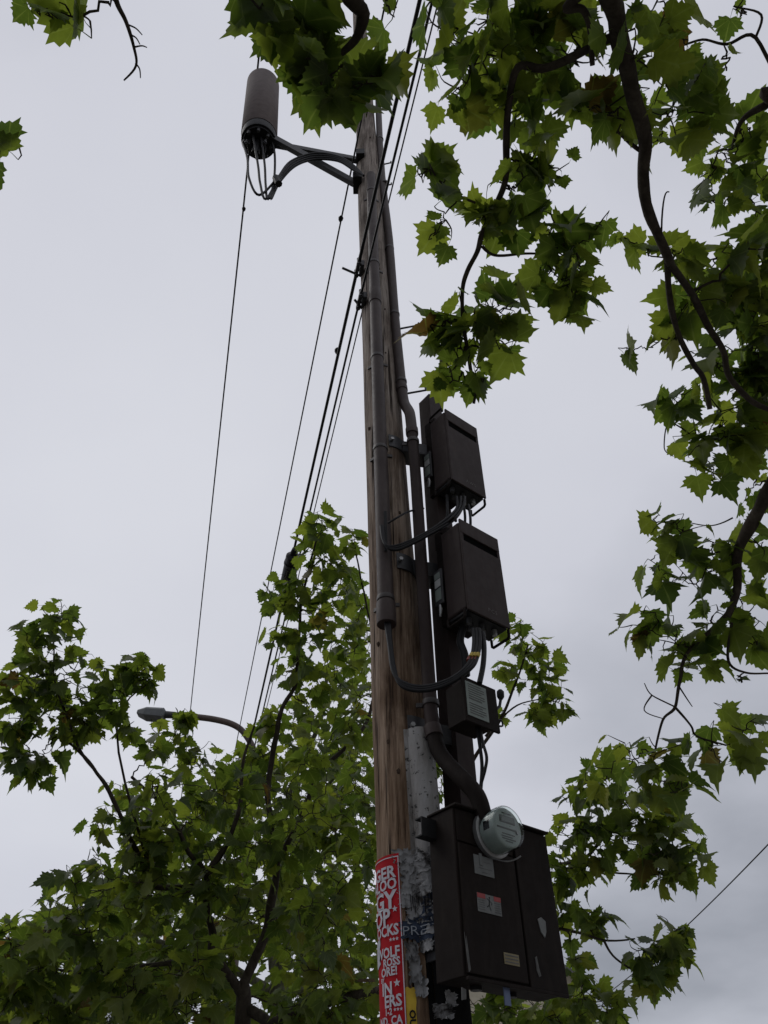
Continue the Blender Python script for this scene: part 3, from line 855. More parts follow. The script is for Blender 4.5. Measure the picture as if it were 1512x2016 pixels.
# arm
TZ = ab.z - 0.02
arm = thing('triangular_bracket', 'dark triangular steel arm holding the antenna canister off the pole', 'bracket', aty(703, 330, 3.36))
pa = aty(706, 316, 3.40); pb = aty(700, 362, 3.40)
tip1 = ab + Vector((ar * 0.9, 0.05, -0.05)); tip2 = ab + Vector((ar * 0.9, -0.02, -0.08))
def beam(name, a, b, wdt, hgt, parent, m='darksteel'):
    x = (b - a); L = x.length; x.normalize()
    y = UP.cross(x).normalized(); z = x.cross(y)
    BB = Matrix((x, y, z)).transposed()
    return MB().box((a + b) / 2, L, wdt, hgt, BB).build(name, m, parent, bevel=0.003)
beam('top_rail', tip1, pa, 0.05, 0.075, arm)
beam('lower_rail', tip2, pb, 0.05, 0.085, arm)
beam('cross_brace', tip1 * 0.75 + pa * 0.25, tip2 * 0.45 + pb * 0.55, 0.03, 0.03, arm)
for q in (pa, pb):
    MB().box(q + Vector((0.02, -0.01, 0)), 0.09, 0.18, 0.12).build('end_plate', 'black', arm, bevel=0.004)
jr = random.Random(3)
starts = [(487, 306), (508, 320), (521, 318), (541, 300)]
mids = [(490, 350, 510, 384), (512, 360, 523, 392), (523, 365, 528, 392), (540, 350, 533, 392)]
for k in range(4):
    (x0, y0), (x1, y1, x2, y2) = starts[k], mids[k]
    pts = [ab + Vector(((-0.155, -0.035, 0.045, 0.155)[k], (-0.02, -0.08, -0.06, -0.01)[k], -0.15)), aty(x0, y0 + 6, AY - 0.08 + 0.03 * k), aty(x1, y1, AY - 0.1 + 0.05 * k), aty(x2, y2, AY - 0.05), aty(545 + 2 * k, 352 + 2 * k, AY - 0.04 + 0.02 * k), aty(572 + 3 * k, 318 + 3 * k, AY + 0.0), aty(620, 302 + 4 * k, AY + 0.02), aty(665, 308 + 3 * k, AY + 0.02), aty(695, 325 + 3 * k, AY + 0.02), aty(716, 346, 3.262)]
    cb = MB().tube(smooth_path(pts, 6), 0.012, 8).build('jumper_cable', 'black', None, smooth=60)
    tag(cb, ['outermost black jumper cable looping under the antenna canister', 'second black jumper cable under the antenna, just left of its mast stub', 'third black jumper cable under the antenna, just right of its mast stub', 'black jumper cable leaving the antenna nearest the arm'][k], 'cable', 'antenna jumper cables')
tie = MB()
tie.tube([aty(543, 350, AY - 0.06), aty(549, 362, AY - 0.06)], 0.035, 8)
tag(tie.build('cable_tie', 'black'), 'black cable tie bundling the jumper loops below the antenna', 'cable tie')

# ------------------------------------------------------------------ cables by the radio boxes
def cable(name, label, pts, r, group=None, m='black'):
    o = MB().tube(smooth_path(pts, 7), r, 8).build(name, m, None, smooth=60)
    return tag(o, label, 'cable', group)
g = 'feeder cables between conduit and radio boxes'
for k, lab in enumerate(('upper of the feeder cables sagging from the conduit slot to the top radio', 'middle feeder cable sagging from the conduit slot to the top radio', 'lowest of the feeder cables sagging from the conduit slot to the top radio')):
    d = k * 4
    cable('feeder_cable', lab, [P(750 + k * 2, 1035, 3.215), P(754 + k * 2, 1062 + d, 3.2), P(766 + d, 1076 + d * 0.8, 3.19), P(800, 1068 + d, 3.19), P(850, 1042 + d, 3.2), P(885 + d, 1016 + d, 3.22), P(900 + d * 1.4, 998, 3.25), P(899 + d * 2, 978, 3.27)], 0.0085, g, 'black')
for k, lab in enumerate(('upper cable sagging from the conduit mouth to the lower radio', 'lower cable sagging from the conduit mouth to the lower radio', 'middle cable sagging from the conduit mouth to the lower radio')):
    d = k * 4
    o = cable('feeder_cable', lab, [P(758 + k * 4, 1215, 3.25), P(766 + k * 2, 1270, 3.22), P(773 + k * 2, 1318, 3.19), P(790, 1342 + d, 3.17), P(830, 1352 + d, 3.15), P(880, 1340 + d, 3.12), P(915 + k * 6, 1316, 3.12), P(929 + k * 6, 1290, 3.15), P(933 + k * 6, 1262, 3.18), P(931 + k * 6, 1238, 3.2)], 0.0095, g, 'black')
    for px, py, mm in ((927 + 6 * k, 1293, 'yellow_tape'), (922 + 6 * k, 1301, 'red_tape')):
        a = P(px, py, 3.14); b = P(px + 3, py - 6, 3.145)
        MB().tube([a, b], 0.0115, 10).build('tape_band', mm, o, smooth=40)
cable('thin_cable', 'thin black wire from the conduit to the post above the sagging feeders', [P(764, 1030, 3.2), P(782, 1019, 3.2), P(805, 1007, 3.25), P(834, 1001, 3.34)], 0.006)
for k, (x0, y0, x1, y1, lab) in enumerate(((880, 985, 878, 1030, 'black cable dropping behind the gap between the radio boxes'), (922, 1004, 926, 1034, 'black cable joining the two radio boxes near their right corner'), (912, 1000, 915, 1030, 'short black cable in the gap between the radio boxes'))):
    cable('short_cable', lab, [P(x0, y0 - 10, 3.3), P((x0 + x1) / 2 + 2, (y0 + y1) / 2, 3.28), P(x1, y1 + 15, 3.3)], 0.008)
cable('power_whip', 'black ribbed cable from the lower radio down into the disconnect box', [P(950, 1245, 3.22), P(953, 1275, 3.2), P(951, 1310, 3.18), P(944, 1345, 3.16)], 0.013)
cable('power_whip', 'black cable bundle behind the disconnect box hanging from the lower radio', [P(912, 1235, 3.3), P(906, 1262, 3.3), P(915, 1290, 3.3), P(918, 1330, 3.3)], 0.02)
cable('loop_cable', 'black cable bowing out below the disconnect box beside the post', [P(944, 1425, 3.2), P(950, 1460, 3.18), P(958, 1490, 3.17), P(955, 1515, 3.18), P(948, 1540, 3.2)], 0.007)
cable('loop_cable', 'straighter black cable below the disconnect box close to the post', [P(938, 1425, 3.2), P(945, 1470, 3.19), P(949, 1510, 3.2), P(946, 1560, 3.2)], 0.008)

# ------------------------------------------------------------------ overhead wires
def wire(name, label, P0, r, back=10, fwd=42, sag=0.35, slope=0.0, group='overhead wires'):
    pts = []
    n = 46
    for i in range(n + 1):
        s = -back + (fwd + back) * i / n
        q = s / 42.0
        dz = -4 * sag * abs(q) * (1 - abs(q))
        pts.append(P0 + SF * s + UP * (dz + slope * s))
    o = MB().tube(pts, r, 8).build(name, 'black', None, smooth=60)
    return tag(o, label, 'wire', group)
clampA = aty(704, 527, 3.34)
clampB = aty(708, 590, 3.34)
wire('overhead_cable', 'thickest black overhead cable crossing in front of the pole at the upper clamp', clampA, 0.0145)
wire('overhead_cable', 'black overhead cable held by the lower clamp on the pole', clampB, 0.0095)
wire('overhead_wire', 'thin black wire at the right of the overhead group, passing behind the pole', aty(766, 393, 3.62), 0.0075)
wire('overhead_wire', 'thin wire running down the sky left of the cable bundle from the antenna arm', aty(672, 430, 3.9), 0.009)
wire('overhead_wire', 'leftmost thin wire hanging alone in the sky below the antenna canister', aty(480, 402, 5.0), 0.0125)
# splice knots on two thin wires
for px, py, Y, lab in ((480, 411, 4.97, 'small splice knot on the leftmost thin wire under the antenna'), (671, 430, 3.9, 'small splice knot on the thin wire beside the antenna arm'), (664, 690, 4.4, 'small dark tie on the cable bundle left of the pole')):
    c = aty(px, py, Y)
    m_ = MB().tube([c - SF * 0.03, c - SF * 0.01, c + SF * 0.02, c + SF * 0.04], [0.012, 0.028, 0.024, 0.01], 8)
    tag(m_.build('splice_knot', 'black', None, smooth=50), lab, 'wire splice')
# cable clamps bolted to the pole
for q, lab in ((clampA, 'upper bolted cable clamp on the left edge of the pole'), (clampB, 'lower bolted cable clamp on the left edge of the pole')):
    cl = thing('cable_clamp', lab, 'clamp', q, 'cable clamps on the pole')
    a = pole_pt(R(-75), q.z)
    MB().tube([a, q - Vector((0.13 if q is clampA else 0.04, 0, 0))], 0.011, 8).build('through_bolt', 'darksteel', cl, smooth=40)
    MB().box(q + SF * 0.0, 0.03, 0.16, 0.05, SB).build('clamp_jaw', 'darksteel', cl, bevel=0.005)
    MB().box(q + Vector((0.035, 0, 0)), 0.03, 0.10, 0.08, SB).build('backing_plate', 'darksteel', cl, bevel=0.005)
    for s in (-0.055, 0.055):
        c = q + SF * s
        MB().tube([c - UP * 0.055, c + UP * 0.055], 0.009, 8).build('clamp_bolt', 'darksteel', cl, smooth=40)
        MB().tube([c + UP * 0.03, c + UP * 0.045], 0.02, 6).build('nut', 'darksteel', cl)
        MB().tube([c - UP * 0.045, c - UP * 0.03], 0.02, 6).build('nut', 'darksteel', cl)
# splice case on the bundle
sA = clampA
for s in [x * 0.05 for x in range(20, 500)]:
    q = s / 42.0
    pt = sA + SF * s + UP * (-4 * 0.35 * q * (1 - q))
    pr_ = proj(pt)
    if pr_ and pr_[1] > 1118:
        break
scs = thing('splice_case', 'long black splice case on the thick overhead cable above the left tree', 'splice case', pt)
d = SF
MB().tube([pt - d * 0.45 - UP * 0.05, pt - d * 0.36 - UP * 0.06, pt - d * 0.34 - UP * 0.07, pt + d * 0.34 - UP * 0.07, pt + d * 0.36 - UP * 0.06, pt + d * 0.45 - UP * 0.05], [0.03, 0.05, 0.085, 0.085, 0.05, 0.03], 14).build('case', 'black', scs, smooth=40)
for s in (-0.2, 0.2):
    MB().tube([pt + d * (s - 0.02) - UP * 0.07, pt + d * (s + 0.02) - UP * 0.07], 0.092, 14).build('band', 'darksteel', scs, smooth=40)
# thin drop wire at the lower right
a = at(1560, 1612, 7.0); b = at(1180, 1968, 13.0)
o = MB().tube([a + (b - a) * t + UP * (-0.25 * t * (1 - t)) for t in [i / 20 for i in range(21)]], 0.005, 6).build('service_wire', 'black', None, smooth=60)
tag(o, 'thin service wire slanting across the sky at the lower right', 'wire')

# ------------------------------------------------------------------ flyers on the pole
def arc_sheet(name, m, parent, th0, th1, z0, z1, off, nx=14, nz=24, edge=0.0, seed=0, lift=0.0):
    """paper wrapped on the pole; torn (ragged) edges when edge > 0"""
    rr = random.Random(seed)
    vs, fs = [], []
    for j in range(nz + 1):
        for i in range(nx + 1):
            u, v = i / nx, j / nz
            th = th0 + (th1 - th0) * u
            z = z0 + (z1 - z0) * v
            if edge:
                if j in (0, nz): z += rr.uniform(-1, 1) * edge
                if i in (0, nx): th += rr.uniform(-1, 1) * edge / 0.14
            d = off + 0.0016 * mnoise.noise(Vector((th * 6, z * 16, seed)))
            if lift and j == nz: d += rr.uniform(0, lift)
            if lift and j == nz - 1: d += rr.uniform(0, lift) * 0.3
            vs.append(pole_pt(th, z, d))
    for j in range(nz):
        for i in range(nx):
            fs.append((j * (nx + 1) + i, j * (nx + 1) + i + 1, (j + 1) * (nx + 1) + i + 1, (j + 1) * (nx + 1) + i))
    return MB().add(vs, fs).build(name, m, parent, smooth=60)
fly = thing('red_flyer', 'red concert flyer with white lettering wrapped round the pole', 'flyer', pole_pt(R(-60), row_z(2016, 3.34)))
D_ = 3.335
zt, zb = row_z(1683, D_), row_z(2032, D_) - 0.0
TH_R = R(-19.0)
TH_L = R(-135)
arc_sheet('paper', 'paper_red', fly, TH_L, TH_R, zb, zt, 0.007, 18, 26)
# white border line
bw = 0.004
arc_sheet('border', 'print_white', fly, TH_R - 0.035, TH_R - 0.035 + bw / 0.14, zb + 0.012, zt - 0.011, 0.0095, 1, 20)
arc_sheet('border', 'print_white', fly, TH_L, TH_R - 0.035, zt - 0.015, zt - 0.011, 0.0095, 16, 1)
arc_sheet('border', 'print_white', fly, TH_L, TH_R - 0.035, zb + 0.012, zb + 0.016, 0.0095, 16, 1)
def pole_text(parent, body, z0, h, th_right, xs=1.0, m='print_white', off=0.0115, bold=0.03, th_left=None):
    vs, fs = text_mesh(body, bold)
    x1 = max(v.x for v in vs); x0 = min(v.x for v in vs)
    cap = max(v.y for v in vs)
    k = h / cap
    rad = 0.145
    out_ = []
    for v in vs:
        if th_left is not None:
            th = th_left + (v.x - x0) * k * xs / rad
        else:
            th = th_right - (x1 - v.x) * k * xs / rad
        out_.append(pole_pt(th, z0 + v.y * k, off))
    return MB().add(out_, fs).build('lettering', m, parent)
def pole_star(parent, th, z, r):
    vs, fs = star(5, r, r * 0.42)
    MB().add([pole_pt(th + v.x / 0.145, z + v.y, 0.0115) for v in vs], fs).build('star', 'print_white', parent)
def rz(row): return row_z(row, D_ - 0.03)
TR = TH_R - 0.09
for body, r0, r1, tr, xs in (('GER', 1724, 1700, TR, 1.05), ('ALOO', 1746, 1724, TR, 0.95), ('GY', 1784, 1748, TR, 1.0), ('OP', 1815, 1782, TR - 0.24, 0.95), ('OCKS', 1837, 1815, TR, 0.9), ('WOLF', 1880, 1859, TR, 0.9), ('ROSS', 1897, 1881, TR, 0.95), ('ORE!', 1916, 1898, TR - 0.1, 0.95), ('BY', 1927, 1918, TR - 0.55, 0.9), ('IN', 1953, 1928, TR - 0.28, 1.0), ('ERS', 1978, 1954, TR, 1.0), ('1-2', 1994, 1980, TR - 0.3, 0.95), ('ND, CA', 2014, 1996, TR, 0.9), ('ALOO.COM', 2026, 2017, TR, 0.85)):
    pole_text(fly, body, rz(r0), rz(r1) - rz(r0), tr, xs)
pole_star(fly, TR - 0.09, rz(1787), 0.013)
pole_star(fly, TR - 0.12, rz(1933), 0.015)
for k in range(3):
    pole_star(fly, TR - 0.06 - 0.1 * k, rz(1846), 0.008)
    pole_star(fly, TR - 0.03 - 0.09 * k, rz(1985), 0.007)
# pale torn patch at the flyer's left
arc_sheet('torn_patch', 'print_white', fly, R(-95), R(-68), rz(1890), rz(1838), 0.0095, 5, 5, 0.006, 4)
# yellow flyer strip under it
yf = thing('yellow_flyer', 'narrow strip of a yellow flyer beside the foot of the red one', 'flyer', pole_pt(R(-10), row_z(2016, D_)))
arc_sheet('paper', 'yellow', yf, R(-20), R(-3), row_z(2060, D_), row_z(1948, D_), 0.005, 4, 8, 0.004, 8)
vs, fs = text_mesh('OUR', 0.04)
kx = 0.05
MB().add([pole_pt(R(-14) + v.y * 0.03 / 0.14, row_z(2014, D_) - (v.x - 1.0) * 0.035 + 0.0, 0.0095) for v in vs], fs).build('lettering', 'print_black', yf)
# torn paper layers (old bills) around the pole and over the guard
tp = thing('torn_bills', 'ragged layers of old torn grey bills pasted beside the red flyer', 'torn paper', pole_pt(0, row_z(1830, D_)))
def ragged(name, m, c_th, c_row, w_px, h_px, off, seed, parent=tp, curl=0.01):
    rr = random.Random(seed)
    n = 46
    pts = []
    for k in range(n):
        a = 2 * math.pi * k / n
        sq = 1.0 / max(abs(math.cos(a)), abs(math.sin(a))) ** 0.7
        q = sq * (rr.uniform(0.62, 1.1) if k % 2 else rr.uniform(0.8, 1.0))
        pts.append((math.cos(a) * q, math.sin(a) * q))
    s = 3.05 / FPX
    zc_ = row_z(c_row, D_)
    vs, fs = [], []
    for f, o2 in ((0, 0), (0.55, 0), (0.85, 0.0), (1.0, curl)):
        for (x, y) in pts:
            th = R(c_th) + x * f * w_px * s / 2 / 0.14
            z = zc_ + y * f * h_px * s / 2 * 1.05
            g_ = off + rr.uniform(0, o2) + 0.0012 * mnoise.noise(Vector((th * 8, z * 14, seed)))
            # the paper rides over the half-round guard
            gd = abs(th - R(38)) * 0.14
            if gd < 0.075:
                g_ += math.sqrt(max(0.0, 0.068 ** 2 - min(gd, 0.068) ** 2)) - 0.010 + 0.004
            vs.append(pole_pt(th, z, g_))
    for r_ in range(3):
        for k in range(n):
            fs.append((r_ * n + k, r_ * n + (k + 1) % n, (r_ + 1) * n + (k + 1) % n, (r_ + 1) * n + k))
    return MB().add(vs, fs).build(name, m, parent, smooth=80)
ragged('paper_layer', 'paper', -8, 1690, 62, 32, 0.004, 1)
ragged('paper_layer', 'paper', 3, 1706, 55, 40, 0.006, 2)
ragged('paper_layer', 'paper', -4, 1735, 36, 60, 0.004, 3)
ragged('paper_layer', 'paper', 20, 1740, 60, 60, 0.005, 4)
ragged('paper_layer', 'paper', -2, 1770, 60, 40, 0.005, 5)
ragged('paper_layer', 'paper', 36, 1765, 60, 70, 0.004, 6)
ragged('paper_layer', 'paper', 6, 1800, 50, 50, 0.004, 7)
ragged('paper_layer', 'paper', 30, 1815, 70, 60, 0.003, 8)
ragged('paper_layer', 'paper_dark', 12, 1835, 90, 46, 0.006, 9)
ragged('paper_layer', 'paper_dark', 34, 1800, 60, 66, 0.006, 10)
ragged('paper_layer', 'paper', -6, 1878, 26, 34, 0.006, 11, curl=0.03)
ragged('paper_layer', 'paper', -2, 1915, 24, 50, 0.005, 12, curl=0.025)
ragged('paper_layer', 'paper', 4, 1945, 22, 40, 0.006, 13, curl=0.02)
ragged('paper_layer', 'paper', 12, 1870, 18, 22, 0.012, 14, curl=0.02)
ragged('paper_layer', 'paper', 24, 2000, 26, 24, 0.006, 15, curl=0.03)
ragged('paper_layer', 'paper', 34, 1975, 18, 26, 0.006, 16, curl=0.02)
rs = random.Random(77)
for k in range(34):
    a_ = R(rs.uniform(-16, 66)); zz = row_z(rs.uniform(1560, 1860), D_)
    gd = abs(a_ - R(38)) * 0.14
    of_ = 0.012 + (max(0.0, math.sqrt(max(0.0, 0.068 ** 2 - min(gd, 0.068) ** 2)) - 0.012) if gd < 0.075 else 0.0)
    if gd > 0.05 and zz > row_z(1660, D_): continue
    MB().box(pole_pt(a_, zz, of_), 0.012, 0.003, 0.0025, Matrix.Rotation(a_ + 0.0, 3, 'Z') @ Matrix.Rotation(rs.uniform(-0.8, 0.8), 3, 'Y')).build('staple', 'darksteel', tp)
def guard_off(th):
    gd = abs(th - R(38)) * 0.14
    return (math.sqrt(max(0.0, 0.068 ** 2 - min(gd, 0.068) ** 2)) - 0.006) if gd < 0.075 else 0.0
def bill_text(body, row0, row1, thl, xs, m, off, bold=0.0):
    vs, fs = text_mesh(body, bold)
    x0 = min(v.x for v in vs); cap = max(v.y for v in vs)
    z0 = row_z(row0, D_); k = (row_z(row1, D_) - z0) / cap
    o_ = []
    for v in vs:
        th = R(thl) + (v.x - x0) * k * xs / 0.15
        o_.append(pole_pt(th, z0 + v.y * k, off + max(guard_off(th), 0)))
    return MB().add(o_, fs).build('lettering', m, tp)
bill_text('PREZ', 1847, 1829, -17, 1.25, 'print_grey', 0.0155, -0.01)
# illegible dripping black letters, a row of uneven bars
rr = random.Random(21)
for k in range(15):
    th = R(-3 + k * 3.0)
    zt_ = row_z(1768 + rr.uniform(-3, 8), D_); zb_ = zt_ - rr.uniform(0.03, 0.075)
    wd = rr.uniform(0.012, 0.03)
    o_ = [pole_pt(th + a_ * wd, z_, 0.013 + max(guard_off(th), 0)) for z_ in (zb_, zt_) for a_ in (-0.5, 0.5)]
    MB().add(o_, [(0, 1, 3, 2)]).build('ink_smear', 'print_black', tp)

# ------------------------------------------------------------------ street lamp behind the trees
LD = 18.0
lpole = at(503, 1485, LD)
lb_ = Vector((lpole.x, lpole.y, 0))
lampt = thing('street_lamp', 'street lamp with curved brown arm and grey head above the left tree', 'street lamp', lb_)
arm_px = [(503, 1500), (497, 1470), (478, 1440), (455, 1425), (420, 1416), (380, 1411), (345, 1408)]
ap = [aty(x, y, lpole.y) for x, y in arm_px]
base_top = ap[0]
MB().tube([lb_, Vector((base_top.x, base_top.y, base_top.z))], [0.13, 0.085], 14).build('column', 'lamp_pole', lampt, smooth=50)
MB().tube(smooth_path(ap, 5), 0.07, 12).build('arm', 'lamp_pole', lampt, smooth=50)
hx = aty(326, 1407, lpole.y); hx2 = aty(272, 1403, lpole.y)
dv = (hx2 - hx)
L_ = dv.length; dv.normalize()
yv = UP.cross(dv).normalized(); zv = dv.cross(yv)
HB = Matrix((dv, yv, zv)).transposed()
hm = MB()
def hring(t, hw, top, bot): return [hx + dv * t + yv * a_ * hw + zv * z_ for a_, z_ in ((-1, bot), (1, bot), (1, top * 0.4), (0.7, top), (-0.7, top), (-1, top * 0.4))]
rings = [hring(0, 0.09, 0.07, -0.06), hring(0.04, 0.17, 0.11, -0.13), hring(L_ * 0.7, 0.17, 0.10, -0.12), hring(L_, 0.10, 0.04, -0.06)]
vv = [p for r_ in rings for p in r_]
ff = []
for i in range(3):
    for k in range(6):
        ff.append((i * 6 + k, i * 6 + (k + 1) % 6, (i + 1) * 6 + (k + 1) % 6, (i + 1) * 6 + k))
ff += [tuple(range(6)), tuple(range(18, 24))]
hm.add(vv, ff).build('lamp_head', 'lamp_grey', lampt, bevel=0.01)
MB().tube([ap[-1], hx + dv * 0.02], [0.075, 0.085], 12).build('slip_fitter', 'darksteel', lampt, smooth=40)

# ------------------------------------------------------------------ cream house far behind the cabinet
bx = at(1040, 1930, 26)
bld = thing('cream_house', 'cream stucco house mostly hidden behind the meter cabinet', 'house', (bx.x, bx.y, 0))
ez = at(1146, 1932, 26).z
pk = at(1100, 1872, 26).z + 0.35
xr = at(1148, 1930, 26).x; xl = xr - 3.6
y0_ = bx.y; y1_ = bx.y + 7
xm = (xl + xr) / 2
MB().add([(xl, y0_, 0), (xr, y0_, 0), (xr, y0_, ez), (xm, y0_, pk), (xl, y0_, ez), (xl, y1_, 0), (xr, y1_, 0), (xr, y1_, ez), (xm, y1_, pk), (xl, y1_, ez)],
         [(0, 1, 2, 3, 4), (9, 8, 7, 6, 5), (1, 6, 7, 2), (5, 0, 4, 9)]).build('wall', 'cream', bld)
for sg, xa in ((1, xr), (-1, xl)):
    dxr = (xa - xm) * 1.06; dzr = (ez - pk) * 1.06
    MB().add([(xm, y0_ - 0.3, pk + 0.02), (xm + dxr, y0_ - 0.3, pk + dzr + 0.02), (xm + dxr, y1_ + 0.3, pk + dzr + 0.02), (xm, y1_ + 0.3, pk + 0.02),
              (xm, y0_ - 0.3, pk + 0.14), (xm + dxr, y0_ - 0.3, pk + dzr + 0.14), (xm + dxr, y1_ + 0.3, pk + dzr + 0.14), (xm, y1_ + 0.3, pk + 0.14)],
             [(0, 1, 2, 3), (4, 5, 6, 7), (0, 1, 5, 4), (1, 2, 6, 5), (2, 3, 7, 6)]).build('roof', 'rooftile', bld)
wq = MB().box((xm, y0_ - 0.02, ez - 1.6), 0.9, 0.06, 1.2).build('window', 'white', bld)
MB().box((xm, y0_ - 0.055, ez - 1.6), 0.76, 0.02, 1.06).build('pane', 'lcd', wq)
vp = at(1108, 1870, 26)
MB().tube([(vp.x, vp.y + 1, pk - 0.5), (vp.x, vp.y + 1, vp.z), (vp.x, vp.y + 1, vp.z + 0.12)], [0.12, 0.12, 0.05], 12).build('roof_vent', 'steel', bld, smooth=40)
#TREES
# ------------------------------------------------------------------ plane-tree leaves
TEETH = [(0.22, -0.13), (0.52, -0.09), (0.60, 0.13), (0.77, 0.42), (0.50, 0.53), (0.41, 0.72), (0.21, 0.87), (0.0, 1.14)]
HALF = [(0.0, -0.02), (0.11, -0.085)]
for k_, (x_, y_) in enumerate(TEETH):
    if k_:
        ax_, ay_ = TEETH[k_ - 1]
        mx_, my_ = ax_ * 0.5 + x_ * 0.5, ay_ * 0.5 + y_ * 0.5
        q_ = {2: 0.24, 4: 0.26, 5: 0.26}.get(k_, 0.18)                       # deeper sinus beside the middle lobe
        HALF.append((mx_ * (1 - q_), my_ + (0.22 - my_) * q_))
    HALF.append((x_, y_))
OUTL = HALF + [(-x, y) for x, y in reversed(HALF[1:-1])]
PET = 0.42
def leaf_geo(seed):
    rr = random.Random(seed)
    c = Vector((0, 0.22))
    wx = rr.uniform(0.88, 1.12); asym = rr.uniform(-0.06, 0.06)
    fold = rr.uniform(-0.05, 0.22); droop = rr.uniform(0.10, 0.42); curl = rr.uniform(0.0, 0.28); twist = rr.uniform(-0.18, 0.18)
    ph = rr.uniform(0, 6.28); wav = rr.uniform(0.02, 0.09)
    if seed % 4 == 0: fold, droop, curl = rr.uniform(0.25, 0.6), rr.uniform(0.3, 0.7), rr.uniform(-0.3, 0.5)
    dep = rr.uniform(0.2, 0.95); lobe = rr.uniform(-0.10, 0.06)
    def z_of(x, y):
        r2 = x * x + (y - 0.15) ** 2
        a = math.atan2(x, y - 0.1)
        return fold * abs(x) - droop * max(y, 0) ** 2 - curl * x * x + twist * x * y + wav * math.sin(3 * a + ph) * min(1, r2 * 2.0)
    ol = []
    for i, (x, y) in enumerate(OUTL):
        k = 1 + rr.uniform(-0.06, 0.06)
        if i % 2 and i > 1 and i < len(OUTL) - 1: k += 0.12 * (1 - dep)            # shallower or deeper bays between the teeth
        if abs(x) > 0.7: k += lobe
        d = Vector((x, y)) - c
        q = c + d * k
        ol.append((q.x * wx + asym * q.y, q.y))
    n = len(ol)
    rid = [0, 4, 8, 12, 16, 20, 24, 28]
    v2 = [(0, 0.10)]
    for i in rid:
        d = Vector(ol[i]) - c
        q = c + d * 0.52
        v2.append((q.x, q.y))
    v2 += ol
    f = []
    m = len(rid)
    for k in range(m):
        f.append((0, 1 + k, 1 + (k + 1) % m))
        a0 = rid[k]; a1 = rid[(k + 1) % m] if k < m - 1 else n
        for i in range(a0, a1):
            i2 = (i + 1) % n
            inner = 1 + k if (i - a0) < (a1 - a0) / 2 else 1 + (k + 1) % m
            f.append((inner, 1 + m + i, 1 + m + i2))
        f.append((1 + k, 1 + m + (a0 + (a1 - a0 + 1) // 2) % n, 1 + (k + 1) % m))
    vs = [(x, y + PET, z_of(x, y)) for x, y in v2]
    uv = [(x * 0.6 + 0.5, y * 0.8 + 0.14) for x, y in v2]
    # petiole, a thin curved stalk
    b = len(vs)
    for (py, pz, pr) in ((0.0, 0.0, 0.016), (PET * 0.55, 0.035, 0.011), (PET + 0.06, 0.0, 0.010)):
        for k in range(3):
            a = 2 * math.pi * k / 3
            vs.append((math.cos(a) * pr, py, pz + math.sin(a) * pr)); uv.append((0.5, 0.14))
    for i in range(2):
        for k in range(3):
            f.append((b + i * 3 + k, b + i * 3 + (k + 1) % 3, b + i * 3 + 3 + (k + 1) % 3)); f.append((b + i * 3 + k, b + i * 3 + 3 + (k + 1) % 3, b + i * 3 + 3 + k))
    return vs, f, uv
LEAVES = [leaf_geo(100 + i) for i in range(18)]
def leaf_mesh_data(name, mname):
    out_ = []
    for vs, f, uv in LEAVES:
        me = bpy.data.meshes.new(name)
        me.from_pydata(vs, [], f)
        ul = me.uv_layers.new(name='UVMap')
        li = [0] * len(me.loops); me.loops.foreach_get('vertex_index', li)
        flat = [c for i in li for c in uv[i]]
        ul.data.foreach_set('uv', flat)
        me.materials.append(M[mname])
        me.shade_smooth()
        out_.append(me)
    return out_
CX = CR @ Vector((1, 0, 0)); CY = CR @ Vector((0, 1, 0)); CZ = CR @ Vector((0, 0, 1))

